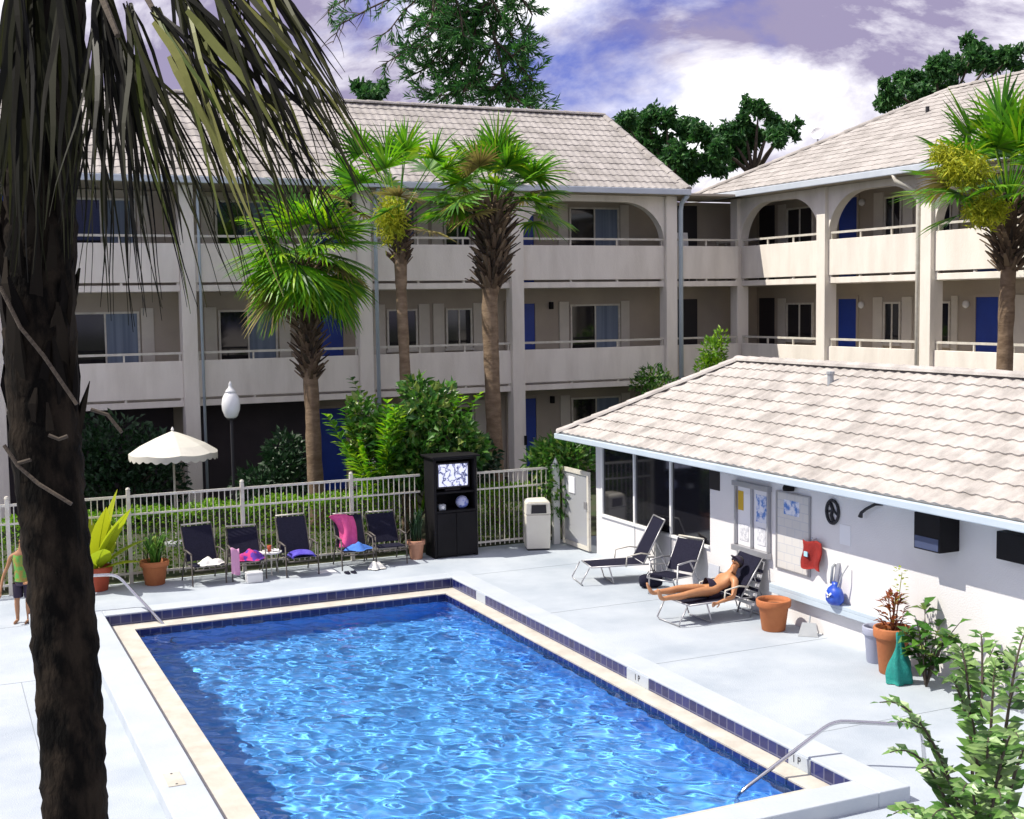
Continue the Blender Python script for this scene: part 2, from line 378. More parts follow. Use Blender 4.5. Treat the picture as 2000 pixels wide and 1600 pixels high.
# tile band on the inner faces of the curb, with plain gaps that carry depth marks
b = MB(); th = 0.012; zt, zb = 0.125, LED + 0.002
b.box(PX0 + .02, PX1 - th, PY1 - th, PY1 - .0005, zb, zt)
segs = [(PY1 - th, 18.93), (18.55, 14.0), (13.45, 10.62), (10.25, PY0 + .02)]
for a, c in segs: b.box(PX1 - th, PX1 - .0005, c, a, zb, zt)
b.box(PX0 + .0005, PX0 + th, PY0 + .02, PY1 - th, zb, zt)
b.box(PX0 + .02, PX1 - .02, PY0 + .0005, PY0 + th, zb, zt)
tag(b.build('curb_tile_band', M['navy_tile']), kind='structure')
b = MB()
for a, c in ((18.93, 18.55), (14.0, 13.45), (10.62, 10.25)): b.box(PX1 - th - .004, PX1 - .0005, c + .004, a - .004, zb, zt + .004)
mk = b.build('depth_marker_tiles', M['curb']); tag(mk, kind='structure')
for txt, y in (('1 P', 10.55), ('1 P', 13.8)):
    cu = bpy.data.curves.new('depth_text', 'FONT'); cu.body = txt; cu.size = 0.11; cu.extrude = 0.001
    tmp = bpy.data.objects.new('tmp', cu); COL.objects.link(tmp)
    me = bpy.data.meshes.new_from_object(tmp.evaluated_get(bpy.context.evaluated_depsgraph_get()))
    COL.objects.unlink(tmp); bpy.data.objects.remove(tmp)
    o = bpy.data.objects.new('depth_mark', me); COL.objects.link(o); me.materials.clear(); me.materials.append(M['slate'])
    o.parent = mk
    o.matrix_world = Matrix(((0, 0, -1, PX1 - th - .0065), (-1, 0, 0, y), (0, 1, 0, 0.03), (0, 0, 0, 1)))
# gutter ledge
b = MB()
b.box(PX0, WX0, PY0, PY1, -0.3, LED); b.box(WX1, PX1, PY0, PY1, -0.3, LED)
b.box(WX0, WX1, PY0, WY0, -0.3, LED); b.box(WX0, WX1, WY1, PY1, -0.3, LED)
tag(b.build('pool_coping', M['cream']), kind='structure')
b = MB()
for x in (WX0 + .0005, WX1 - .0125): b.box(x, x + .012, WY0 + .013, WY1 - .013, -0.29, LED - .018)
for y in (WY0 + .0005, WY1 - .0125): b.box(WX0 + .013, WX1 - .013, y, y + .012, -0.29, LED - .018)
tag(b.build('waterline_tile_band', M['navy_tile']), kind='structure')
# basin
DEP = -1.08
b = MB()
b.add([(WX0, WY0, -.3), (WX1, WY0, -.3), (WX1, WY1, -.3), (WX0, WY1, -.3), (WX0, WY0, DEP + .3), (WX1, WY0, DEP + .3), (WX1, WY1, DEP), (WX0, WY1, DEP)],
      [(4, 5, 6, 7), (0, 1, 5, 4), (1, 2, 6, 5), (2, 3, 7, 6), (3, 0, 4, 7)])
tag(b.build('pool_basin', M['pool_blue']), kind='structure')
basin = bpy.data.objects['pool_basin']
# rippled water surface
b = MB(); nx, ny = 260, 500
def wave(x, y):
    h = 0.0
    for sc, am, ox in ((1.3, 0.008, 0), (3.4, 0.023, 7), (6.8, 0.012, 13)):
        h += am * noise.noise(Vector((x * sc + 0.35 * y * sc, y * sc * 0.9, ox)))
    return h
for i in range(nx + 1):
    for j in range(ny + 1):
        x, y = WX0 + (WX1 - WX0) * i / nx, WY0 + (WY1 - WY0) * j / ny
        b.v.append(Vector((x, y, WAT + wave(x, y))))
for i in range(nx):
    for j in range(ny):
        b.f.append([i * (ny + 1) + j, (i + 1) * (ny + 1) + j, (i + 1) * (ny + 1) + j + 1, i * (ny + 1) + j + 1]); b.mi.append(0)
def water_mat():
    m = bpy.data.materials.new('pool_water'); m.use_nodes = True
    t = m.node_tree; p = t.nodes['Principled BSDF']
    p.inputs['Base Color'].default_value = (0.70, 0.88, 1.0, 1); p.inputs['Roughness'].default_value = 0.0
    p.inputs['IOR'].default_value = 1.33; p.inputs['Transmission Weight'].default_value = 1.0
    return m
water = b.build('water', water_mat(), smooth=True); tag(water, kind='structure')
water.cycles.is_caustics_caster = True
basin.cycles.is_caustics_receiver = True
sl.cycles.is_caustics_light = True
cy.caustics_refractive = True

# ================================================================== buildings
def tiled_slope(x_of, y_of, z_of, u0, u1, L, course, period, amp, step, clip, du):
    """one roof plane as real tiles: u runs along the eave, t up the slope; clip = planes (co, no) whose outer side is cut off"""
    bm = bmesh.new(); nc = max(1, round(L / course)); course = L / nc
    nu = int((u1 - u0) / du)
    nx_, ny_, nz_ = None, None, None
    for c in range(nc):
        rows = []
        for k, (tt, hh) in enumerate(((0.0, step), (0.45, step * .5), (1.04, 0.0))):
            row = []
            for i in range(nu + 1):
                uu = u0 + (u1 - u0) * i / nu
                t = c * course + tt * course
                jit = 0.006 * noise.noise(Vector((math.floor(uu / period) * 3.7, c * 5.1, 0)))
                h = hh + amp * math.sin(2 * math.pi * uu / period) + jit
                row.append(bm.verts.new(place_slope(x_of, y_of, z_of, uu, t, h)))
            rows.append(row)
        low = [bm.verts.new(place_slope(x_of, y_of, z_of, u0 + (u1 - u0) * i / nu, c * course, -0.01)) for i in range(nu + 1)]
        rows.insert(0, low)
        for a in range(3):
            for i in range(nu): bm.faces.new((rows[a][i], rows[a][i + 1], rows[a + 1][i + 1], rows[a + 1][i]))
    for co, no in clip:
        g = bm.verts[:] + bm.edges[:] + bm.faces[:]
        bmesh.ops.bisect_plane(bm, geom=g, plane_co=co, plane_no=no, clear_outer=True)
    mb = MB(); bm.verts.index_update()
    mb.v = [v.co.copy() for v in bm.verts]; mb.f = [[v.index for v in f.verts] for f in bm.faces]; mb.mi = [0] * len(mb.f)
    bm.free(); return mb
def place_slope(o, e, s, uu, t, h):
    # o origin, e eave direction, s up-slope direction
    n = e.cross(s)
    if n.z < 0: n = -n
    return o + e * uu + s * t + n * h
def ridge_caps(mb, a, c, r=0.11, step=0.38):
    a, c = Vector(a), Vector(c); L = (c - a).length; d = (c - a) / L; n = max(1, int(L / step))
    side = d.cross(Vector((0, 0, 1))).normalized(); up = side.cross(d)
    for i in range(n):
        p, q = a + d * (L * i / n - .02), a + d * (L * (i + 1) / n + .03)
        vs = []
        for pt, rr in ((p, r), (q, r * .82)):
            for k in range(7):
                t = math.pi * k / 6; vs.append(pt + side * math.cos(t) * rr + up * (math.sin(t) * rr * .75 - .03))
        mb.add(vs, [(k, k + 1, k + 8, k + 7) for k in range(6)] + [tuple(range(7)), tuple(range(13, 6, -1))])

# A wing is described in its own plane: s along the facade, q into the building, then mapped to the world
def wing(name, label, mapf, cols, faces, room_q, units, s_lo, s_hi, arch_bays, lamp=True, col_w=0.35, skip=(), room_hi=None):
    """mapf(s,q,z)->world. cols: column centres; units: (kind, s0, s1) openings on the room wall, repeated per floor"""
    root = thing(name, label, 'building', mapf((s_lo + s_hi) / 2, 1, 0))
    def bx(b, s0, s1, q0, q1, z0, z1):
        p, r = mapf(s0, q0, z0), mapf(s1, q1, z1); b.box(p[0], r[0], p[1], r[1], p[2], r[2])
    FZ = (0.0, 2.62, 5.32)                      # floor levels
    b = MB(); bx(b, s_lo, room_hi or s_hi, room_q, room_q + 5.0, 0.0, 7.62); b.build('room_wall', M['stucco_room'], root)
    for z in (2.62, 5.32):
        b = MB(); bx(b, s_lo, s_hi, 0.03, room_q - .003, z - 0.15, z); b.build('gallery_floor', M['stucco'], root, bevel=.01)
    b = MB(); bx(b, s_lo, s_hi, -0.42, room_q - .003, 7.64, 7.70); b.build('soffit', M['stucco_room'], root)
    for c in cols:
        b = MB(); bx(b, c - col_w / 2, c + col_w / 2, -0.12, 0.26, 0, 7.635)
        b.build('column', M['stucco'], root, bevel=.012)
    edges = sorted([s_lo] + [c for c in cols if s_lo < c < s_hi] + [s_hi])
    for i in range(len(edges) - 1):
        a = edges[i] + (col_w / 2 if edges[i] in cols else 0); c = edges[i + 1] - (col_w / 2 if edges[i + 1] in cols else 0)
        if c - a < 0.3: continue
        for fz, top, rail in ((5.38, 6.29, 6.49), (2.68, 3.55, 3.76)):
            b = MB(); bx(b, a + .003, c - .003, 0.0, 0.13, fz, top)
            n = max(2, round((c - a) / 1.25))
            for k in range(n + 1):
                s = a + .04 + (c - a - .08) * k / n; bx(b, s - .03, s + .03, 0.03, 0.1, fz - .065, fz)
            w = b.build('balcony_wall', M['stucco'], root, bevel=.008)
            b = MB(); bx(b, a + .003, c - .003, 0.04, 0.09, rail - .055, rail)
            for k in range(n + 1):
                s = a + .05 + (c - a - .1) * k / n; bx(b, s - .02, s + .02, 0.045, 0.085, top + .001, rail - .056)
            b.build('railing', M['white_metal'], root)
        if i in arch_bays:
            b = MB(); N = 14; base = 6.33; apex = 7.46; rad = min(1.25, (c - a) / 2)
            for sg, e in ((1, a), (-1, c)):
                poly = [mapf(e, -.02, base), ]
                poly = [mapf(e + sg * .004, -.02, 7.63)] + [mapf(e + sg * .004, -.02, base)]
                for k in range(1, N + 1):
                    t = (math.pi / 2) * k / N
                    poly.append(mapf(e + sg * (.004 + rad * (1 - math.cos(t))), -.02, base + (apex - base) * math.sin(t)))
                poly.append(mapf(e + sg * (.004 + rad), -.02, 7.63))
                dv = mapf(0, .26, 0) - mapf(0, 0, 0)
                b.prism(poly, dv)
            if c - a > 2 * rad + .05: bx(b, a + rad + .004, c - rad - .004, -.02, .24, apex, 7.63)
            b.build('arch', M['stucco'], root)
    for fi, fz in enumerate(FZ):
        for kind, s0, s1, *opt in units:
            if (fi, s0) in skip: continue
            q = room_q
            if kind == 'door':
                b = MB(); bx(b, s0, s1, q - .03, q - .002, fz + .02, fz + 2.14)
                d = b.build('door', M[opt[0]] if opt else M['door'], root, bevel=.006)
                b = MB()
                bx(b, s0 - .07, s0 - .003, q - .05, q - .002, fz + .02, fz + 2.22); bx(b, s1 + .003, s1 + .07, q - .05, q - .002, fz + .02, fz + 2.22); bx(b, s0 - .003, s1 + .003, q - .05, q - .002, fz + 2.145, fz + 2.22)
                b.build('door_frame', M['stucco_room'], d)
                p = mapf(s1 - .09, q - .06, fz + 1.02); b = MB(); b.lathe([(.012, 0), (.032, .01), (.032, .03), (.0, .04)], p, 8); b.build('handle', M['alu'], d)
            elif kind in ('win', 'slider'):
                lo, hi = (0.98, 2.05) if kind == 'win' else (0.62, 2.10)
                z0, z1 = fz + lo, fz + hi
                b = MB(); fw = .05
                bx(b, s0, s0 + fw, q - .06, q - .002, z0, z1); bx(b, s1 - fw, s1, q - .06, q - .002, z0, z1)
                bx(b, s0 + fw, s1 - fw, q - .06, q - .002, z1 - fw, z1); bx(b, s0 - .04, s1 + .04, q - .09, q - .002, z0 - .06, z0 - .001)
                bx(b, s0 + fw, s1 - fw, q - .06, q - .002, z0, z0 + fw)
                mid = (s0 + s1) / 2 + (opt[0] if opt else 0); bx(b, mid - .02, mid + .02, q - .055, q - .002, z0 + fw, z1 - fw)
                w = b.build('window', M['white_metal'], root)
                b = MB(); bx(b, s0 + fw, mid - .02, q - .03, q - .003, z0 + fw, z1 - fw); b.build('pane', M['glass'], w)
                b = MB(); bx(b, mid + .02, s1 - fw, q - .024, q - .003, z0 + fw, z1 - fw); b.build('pane', M['curtain'] if kind == 'slider' else M['glass'], w)
            elif kind == 'shutter':
                b = MB(); bx(b, s0, s1, q - .045, q - .002, fz + .6, fz + 2.18); b.build('shutter', M['shutter'], root, bevel=.008)
            elif kind == 'dark':
                b = MB(); bx(b, s0, s1, q - .012, q - .002, fz + .02, fz + 2.2); b.build('open_doorway', M['dark_door'], root)
            elif kind == 'lamp':
                p = mapf(s0, q - .06, fz + 1.98); b = MB()
                if opt and opt[0] == 'box': bx(b, s0 - .05, s0 + .05, q - .12, q - .002, fz + 1.98, fz + 2.18); b.build('wall_lamp', M['black'], root, bevel=.01)
                else:
                    b.lathe([(.02, -.1), (.075, -.06), (.09, 0), (.07, .06), (.03, .09)], p, 12); b.build('wall_lamp', M['globe'], root, smooth=True)
    return root
LY = 30.5
lmap = lambda s, q, z: Vector((s, LY + q, z))
left_units = [
    ('slider', -0.6, 0.9), ('door', -2.3, -1.45), ('slider', 3.1, 4.7), ('shutter', 4.74, 5.04), ('shutter', 2.7, 3.06), ('door', 1.3, 2.15),
    ('slider', 6.6, 8.08), ('shutter', 6.26, 6.56), ('shutter', 8.12, 8.42), ('door', 8.98, 9.80), ('lamp', 10.12, 0, 'box'),
    ('win', 11.0, 11.85), ('shutter', 10.62, 10.96), ('shutter', 11.89, 12.2), ('shutter', 12.3, 12.62), ('win', 12.66, 13.42), ('shutter', 13.46, 13.8),
    ('door', 14.46, 15.30), ('lamp', 15.80, 0, 'box'), ('shutter', 16.06, 16.36), ('slider', 16.40, 17.98), ('shutter', 18.02, 18.3), ('dark', 19.35, 20.6)]
LW = wing('motel_wing', 'long three storey white motel wing with galleries standing in shade behind the palms', lmap,
          [-2.8, 1.35, 5.61, 9.92, 14.07, 18.75], None, 1.5, left_units, -8.0, 21.02, (4, 5), room_hi=27.0, skip=((0, 3.1), (0, 4.74), (0, 2.7), (0, 6.6), (0, 6.26), (0, 8.12), (0, 1.3)))
RX = 21.2
rmap = lambda s, q, z: Vector((RX + q, s, z))
right_units = [('dark', 31.1, 31.85), ('win', 29.26, 30.48), ('shutter', 30.55, 30.9), ('door', 27.42, 28.16), ('lamp', 27.2, 0),
               ('shutter', 26.40, 26.76), ('win', 25.70, 26.34), ('shutter', 25.30, 25.66), ('win', 23.95, 24.6), ('shutter', 23.72, 23.93), ('lamp', 23.42, 0),
               ('door', 22.42, 23.12), ('shutter', 21.6, 21.95), ('win', 20.5, 21.5), ('shutter', 20.1, 20.46), ('door', 18.4, 19.2), ('win', 16.6, 17.8)]
RW = wing('motel_wing', 'sunlit white motel wing with arched top gallery behind the tiled pool house', rmap,
          [15.3, 19.2, 23.1, 26.92, 30.82], None, 1.5, right_units, 12.0, 31.97, (2, 3, 4, 1))
LW['label'] = 'long three storey white motel wing with galleries standing in shade behind the palms'
# ---- left wing roof
EZ = 7.80
sl_l = Vector((0, 3.5, 2.42)); LL = sl_l.length; sd = sl_l.normalized()
o0 = Vector((-8, 30.0, EZ)); ex = Vector((1, 0, 0))
eR, eB, rR = Vector((19.05, 30.0, EZ)), Vector((19.05, 37.0, EZ)), Vector((18.35, 33.5, EZ + 2.42))
endn = (rR - eR).cross(eB - eR); endn = endn if endn.x > 0 else -endn
t = tiled_slope(o0, ex, sd, 0, 27.2, LL, 0.32, 0.22, 0.010, 0.016, [(eR, endn.normalized())], 0.0441)
t.add([(-8, 37, EZ), (19.05, 37, EZ), rR, (-8, 33.5, EZ + 2.42)], [(0, 1, 2, 3)])
t.add([eR, eB, rR], [(0, 1, 2)])
t.add([(-8, 30.05, EZ - .03), (19.0, 30.05, EZ - .03), (19.0, 36.95, EZ - .03), (-8, 36.95, EZ - .03)], [(0, 3, 2, 1)])
t.add([(-8, 30, EZ), (-8, 37, EZ), (-8, 33.5, EZ + 2.42)], [(0, 2, 1)])
rf = t.build('roof', M['tile_far'], LW)
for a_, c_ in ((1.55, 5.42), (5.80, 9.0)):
    bb_ = MB(); bb_.box(a_, c_, 31.93, 31.955, .0, 2.46); bb_.build('shade_wall_panel', M['shade_wall'], LW)  # dark panels put the ground-floor shade onto the room wall
b = MB(); ridge_caps(b, (-8, 33.5, EZ + 2.44), rR + Vector((0, 0, .02)), .13, .42); ridge_caps(b, eR + Vector((0, 0, .03)), rR + Vector((0, 0, .02)), .12, .40)
b.build('ridge_cap', M['tile_far'], rf)
b = MB(); b.box(-8, 19.1, 29.93, 30.0, EZ - .16, EZ - .005); b.box(19.03, 19.10, 30.0, 37, EZ - .16, EZ - .005)
b.build('gutter', M['gutter'], LW, bevel=.015)
for x, w in ((5.88, .07), (10.2, .1), (19.02, .13)):
    b = MB(); b.tube([(x, 30.36 + .0, .02), (x, 30.36, 7.25), (x, 30.3, 7.45), (x, 30.02, 7.62)], w / 2, 8); b.build('downpipe', M['trim'], LW, smooth=True)
b = MB(); b.box(14.18, 14.26, 30.36, 30.377, 1.05, 1.3); b.build('meter_box', M['black'], LW)
# ---- right wing roof
EX = 20.7
pr = math.tan(R_(27.3)); wd = 5.1; hz = wd * pr
sd2 = Vector((wd, 0, hz)).normalized(); L2 = Vector((wd, 0, hz)).length
o2 = Vector((EX, 9.0, EZ + .02)); ey = Vector((0, 1, 0))
e2 = Vector((EX, 32.46, EZ + .02)); r2_ = Vector((EX + wd, 32.46 - wd, EZ + .02 + hz)); b2 = Vector((EX + 2 * wd, 32.46, EZ + .02))
nn = (r2_ - e2).cross(b2 - e2); nn = nn if nn.y > 0 else -nn
t = tiled_slope(o2, ey, sd2, 0, 23.6, L2, 0.34, 0.27, 0.009, 0.015, [(e2, Vector((-.001, 1, 0)).normalized() if False else Vector((1, 1, 0)).normalized())], 0.054)
t.add([e2, b2, r2_], [(0, 1, 2)])
t.add([(EX + 2 * wd, 9, EZ), b2, r2_, (EX + wd, 9, EZ + .02 + hz)], [(0, 1, 2, 3)])
t.add([(EX + .05, 9, EZ - .03), (EX + .05, 32.4, EZ - .03), (EX + 2 * wd, 32.4, EZ - .03), (EX + 2 * wd, 9, EZ - .03)], [(0, 1, 2, 3)])
rf = t.build('roof', M['tile_far'], RW)
b = MB(); ridge_caps(b, e2 + Vector((0, 0, .02)), r2_, .13, .42); ridge_caps(b, r2_, (EX + wd, 9, EZ + .04 + hz), .13, .42); b.build('ridge_cap', M['tile_far'], rf)
b = MB(); b.box(EX - .08, EX, 9, 32.5, EZ - .17, EZ - .005); b.build('gutter', M['gutter'], RW, bevel=.018)
b = MB(); b.tube([(EX - .02, 23.75, 7.66), (EX - .0, 23.7, 7.5), (EX + .15, 23.45, 7.35), (EX + .36, 23.33, 7.2), (EX + .37, 23.33, 6.9), (EX + .37, 23.33, .02)], .055, 10)
b.build('downpipe', M['white_metal'], RW, smooth=True)
p = gx(1811, 250, 24.2); p.z = EZ + .02 + (p.x - EX) * pr
b = MB(); b.tube([p - Vector((0, 0, .1)), p + Vector((0, 0, .14))], .05, 8); b.build('roof_vent', M['slate'], RW)
# short gallery roof slab that closes the inner corner
# small dish on the hip of the right wing
p = e2.lerp(r2_, .50) + Vector((.25, .25, .0))
dsh = thing('satellite_dish', 'small white satellite dish on the hip of the sunlit wing roof', 'dish', p)
b = MB(); b.tube([p - Vector((0, 0, .2)), p + Vector((0, 0, .32))], .025, 6); b.build('mast', M['alu'], dsh)
b = MB(); b.lathe([(0.0, 0.0), (.08, .01), (.14, .03), (.18, .06), (.19, .065), (.15, .02), (0.0, -.02)], (0, 0, 0), 16)
q = Vector((-.75, -.6, .35)).to_track_quat('Z', 'Y').to_matrix()
b.v = [q @ v + p + Vector((0, 0, .34)) for v in b.v]; b.build('reflector', M['paper'], dsh, smooth=True)
# a white chair left out on the top gallery by the inner corner
gc = thing('gallery_chair', 'white plastic chair left on the top gallery at the inner corner', 'chair', (19.6, 31.0, 5.32))
for sx in (-.2, .2):
    for sy in (-.18, .18):
        b = MB(); b.tube([(19.6 + sx * 1.1, 31.0 + sy * 1.1, 5.322), (19.6 + sx * .9, 31.0 + sy * .9, 5.74)], .02, 6); b.build('leg', M['white'], gc)
b = MB(); b.box(19.38, 19.82, 30.79, 31.2, 5.74, 5.77); b.build('seat', M['white'], gc, bevel=.008)
b = MB(); b.slab((19.6, 31.2, 6.25), (.2, 0, 0), (0, .015, 0), (0, .05, .45)); b.build('backrest', M['white'], gc, bevel=.008)

# ---- pool house
PHX, PHE, PHY = 11.45, 10.90, 21.32
PH = thing('pool_house', 'low white pool house with wavy pale tiled roof beside the pool', 'pool house', (13.35, 14, 0))
b = MB(); WH = 2.19
b.box(PHX, PHX + .15, 3.0, 17.42, 0, WH)                     # front wall, solid part
b.box(PHX, PHX + .15, 17.42, 21.10, 0, .745)                 # panel wall under the windows
b.box(PHX, PHX + .15, 17.42, 21.10, 2.05, WH)
b.box(PHX, PHX + .15, 21.10, PHY, 0, WH)                     # corner post
b.box(PHX + .15, 15.3, PHY - .15, PHY, 0, WH); b.box(15.15, 15.3, 3.0, PHY - .15, 0, WH); b.box(PHX + .15, 15.15, 3.0, 3.15, 0, WH)
b.build('wall', M['white_wall'], PH)
b = MB()
for y in (18.62, 19.86, 21.07): b.box(PHX - .02, PHX + .06, y - .03, y + .03, .80, 2.05)
b.box(PHX - .035, PHX + .06, 17.42, 21.10, .75, .80)
wfr = b.build('window_frame', M['white'], PH, bevel=.006)
for a, c in ((17.425, 18.59), (18.65, 19.83), (19.89, 21.04)):
    b = MB(); b.box(PHX + .015, PHX + .03, a, c, .801, 2.049); b.build('pane', M['glass'], wfr)
b = MB(); b.box(PHX - .012, PHX - .0005, 17.13, 17.425, 1.74, 2.045); b.build('shade_flap', M['screen'], PH)
b = MB()
for y in (18.62, 19.86): b.box(PHX - .006, PHX - .0005, y - .012, y + .012, .05, .745)
b.build('panel_joint', M['grey'], PH)
b = MB(); b.box(PHX + .5, 15.1, 17.0, 21.1, 0.0, .02); b.box(13.0, 13.5, 17.6, 20.5, .02, 1.0); b.build('counter', M['tan'], PH)
rw, rh = 2.45, 1.39
sdp = Vector((rw, 0, rh)).normalized(); Lp = Vector((rw, 0, rh)).length; EP = 2.31
op = Vector((PHE, 2.0, EP)); EY = 21.78
t = tiled_slope(op, Vector((0, 1, 0)), sdp, 0, 20.2, Lp, 0.272, 0.21, 0.012, 0.026, [(Vector((PHE, EY, EP)), Vector((1, 1, 0)).normalized())], 0.0351)
rfp = t.build('roof', M['tile_roof'], PH)
b = MB(); re = Vector((PHE + rw, EY - rw, EP + rh)); bk = Vector((PHE + 2 * rw, EY, EP))
b.add([(PHE, EY, EP), bk, re], [(0, 1, 2)]); b.add([bk, (PHE + 2 * rw, 2, EP), (PHE + rw, 2, EP + rh), re], [(0, 1, 2, 3)])
b.add([(PHE, 2, EP), (PHE + rw, 2, EP + rh), (PHE + 2 * rw, 2, EP)], [(0, 1, 2)])
b.build('roof_back', M['tile_roof'], PH)
b = MB(); ridge_caps(b, (PHE, EY, EP + .03), re + Vector((0, 0, .04)), .115, .36); ridge_caps(b, re + Vector((.0, .05, .03)), (PHE + rw, 2, EP + rh + .03), .115, .36); b.build('ridge_cap', M['tile_roof'], rfp)
b = MB(); b.box(PHE - .07, PHE + .005, 2, EY + .07, EP - .115, EP - .012); b.box(PHE + .005, PHE + 2 * rw, EY, EY + .07, EP - .115, EP - .012)
b.build('gutter', M['trim'], PH, bevel=.014)
b = MB(); b.box(PHE + .01, 15.6, 2, EY - .005, WH + .002, WH + .03); b.build('soffit', M['trim'], PH)
p = gx(1622, 752, 12.9); p.z = EP + (p.x - PHE) * rh / rw
b = MB(); b.tube([p - Vector((0, 0, .05)), p + Vector((0, 0, .16))], .05, 10); b.tube([p + Vector((0, 0, .16)), p + Vector((0, 0, .2))], .065, 10); b.build('roof_vent', M['grey'], PH)
b = MB(); b.box(PHX - .14, PHX - .001, 12.6, 15.62, .50, .555); b.box(PHX - .14, PHX - .12, 12.6, 15.62, .42, .499)
lg = b.build('wall_ledge', M['trim'], PH, bevel=.006)

# ================================================================== fence, gate, poolside things
def fence(name, label, x0, x1, y, posts, h=1.55, ends=True):
    root = thing(name, label, 'fence', ((x0 + x1) / 2, y, 0))
    for x in posts:
        b = MB(); b.box(x - .032, x + .032, y - .032, y + .032, 0, h + .08); b.lathe([(.03, h + .08), (.042, h + .1), (.03, h + .13), (0, h + .14)], (x, y, 0), 8)
        b.build('post', M['white_metal'], root)
    e = sorted([x0] + list(posts) + [x1])
    for a, c in zip(e, e[1:]):
        if c - a < .15: continue
        a2, c2 = a + (.032 if a in posts else 0), c - (.032 if c in posts else 0)
        for z, t in ((h - .02, .022), (h - .34, .016), (.17, .018)):
            b = MB(); b.box(a2, c2, y - .016, y + .016, z - t, z + t); b.build('rail', M['white_metal'], root)
        pn = root
        n = max(1, round((c - a) / .104))
        for k in range(1, n):
            x = a + (c - a) * k / n
            b = MB(); b.box(x - .0075, x + .0075, y - .0075, y + .0075, .10, h - .043); b.build('picket', M['white_metal'], pn)
    return root
fence('metal_fence', 'long white metal picket fence behind the row of dark chairs', -1.35, 8.47, 22.9, (-.9, 1.09, 3.06, 5.05, 7.1))
fence('metal_fence', 'short white metal picket fence between black cabinet and gate post', 9.46, 11.12, 22.6, (9.49,))
t = thing('gate_post', 'wide white gate post beside the white bin', 'post', (11.2, 22.55, 0))
b = MB(); b.box(11.13, 11.27, 22.5, 22.6, 0, 1.6); b.build('shaft', M['white'], t, bevel=.008)
b = MB(); b.lathe([(.05, 1.6), (.055, 1.63), (.03, 1.68), (0, 1.74)], (11.2, 22.55, 0), 10); b.build('finial', M['white'], t)
g = thing('metal_gate', 'white framed mesh gate standing beside the pool house corner', 'gate', (11.33, 21.9, 0))
b = MB(); X = 11.33
for y in (21.40, 22.44): b.box(X - .025, X + .025, y - .035, y + .035, .04, 1.56)
for z in (.08, 1.52): b.box(X - .025, X + .025, 21.436, 22.404, z - .04, z + .04)
b.build('frame', M['white_metal'], g)
mm = bpy.data.materials.new('gate_mesh'); mm.use_nodes = True
tt = mm.node_tree; pb = tt.nodes['Principled BSDF']; pb.inputs['Base Color'].default_value = (.52, .53, .56, 1)
trn = tt.nodes.new('ShaderNodeBsdfTransparent'); mxs = tt.nodes.new('ShaderNodeMixShader'); mxs.inputs[0].default_value = .5
tt.links.new(trn.outputs[0], mxs.inputs[1]); tt.links.new(pb.outputs[0], mxs.inputs[2]); tt.links.new(mxs.outputs[0], tt.nodes['Material Output'].inputs['Surface'])
b = MB(); b.box(X - .004, X + .004, 21.437, 22.403, .121, 1.479); b.build('mesh_panel', mm, g)
b = MB(); b.box(X - .02, X - .006, 21.95, 22.2, 1.08, 1.40); b.build('notice_plate', M['paper'], g)
b = MB(); b.box(X - .06, X - .026, 21.42, 21.5, .84, .98); b.build('latch', M['alu'], g)

t = thing('pool_bin', 'white swing-flap rubbish bin standing by the gate post', 'bin', (10.66, 22.3, 0), R_(-18))
b = MB()
pr_ = [(.0, 0), ]
def tap(b, w0, w1, d0, d1, z0, z1):
    b.add([(-w0, -d0, z0), (w0, -d0, z0), (w0, d0, z0), (-w0, d0, z0), (-w1, -d1, z1), (w1, -d1, z1), (w1, d1, z1), (-w1, d1, z1)],
          [(0, 3, 2, 1), (4, 5, 6, 7), (0, 1, 5, 4), (1, 2, 6, 5), (2, 3, 7, 6), (3, 0, 4, 7)])
tap(b, .23, .245, .21, .225, .03, .70); b.build('body', M['tan'], t, bevel=.02, local=True)
b = MB(); tap(b, .25, .235, .23, .215, .703, .94); tap(b, .235, .17, .215, .15, .94, .985); b.build('hood', M['tan'], t, bevel=.02, local=True)
b = MB(); tap(b, .15, .14, .004, .004, .73, .895); b.v = [v + Vector((0.01, -.2345 , 0)) for v in b.v]; fl = b.build('flap', M['screen'], t, local=True)
b = MB(); tap(b, .175, .165, .006, .006, .905, .93); b.v = [v + Vector((0.01, -.24, 0)) for v in b.v]; b.build('flap_rim', M['tan'], t, local=True)
b = MB(); tap(b, .21, .21, .19, .19, 0, .029); b.build('base', M['slate'], t, local=True)

# black cabinet with television
t = thing('tv_cabinet', 'tall black open cabinet with a television standing in the fence line', 'cabinet', (8.96, 22.45, 0))
b = MB(); x0, x1, y0, y1 = 8.52, 9.40, 22.28, 22.80
b.box(x0, x0 + .05, y0, y1, 0, 1.9); b.box(x1 - .05, x1, y0, y1, 0, 1.9); b.box(x0 + .05, x1 - .05, y1 - .03, y1, 0, 1.9); b.box(x0 + .05, x1 - .05, y0, y1 - .03, 1.86, 1.9)
b.build('case', M['black'], t, bevel=.006)
b = MB(); b.box(x0 - .05, x1 + .05, y0 - .07, y1 + .03, 1.903, 1.94); b.build('top', M['black'], t, bevel=.008)
b = MB(); b.box(x0 + .052, x1 - .052, y0 + .03, y1 - .032, 1.22, 1.25); b.box(x0 + .052, x1 - .052, y0, y1 - .032, .86, .90); b.build('shelf', M['black'], t)
b = MB(); b.box(x0 + .052, (x0 + x1) / 2 - .004, y0 - .012, y0 + .02, .04, .85); b.box((x0 + x1) / 2 + .004, x1 - .052, y0 - .012, y0 + .02, .04, .85); b.build('door', M['black'], t, bevel=.005)
tv = thing('television', 'flat television showing white figures inside the black cabinet', 'television', (8.96, 22.4, 1.253))
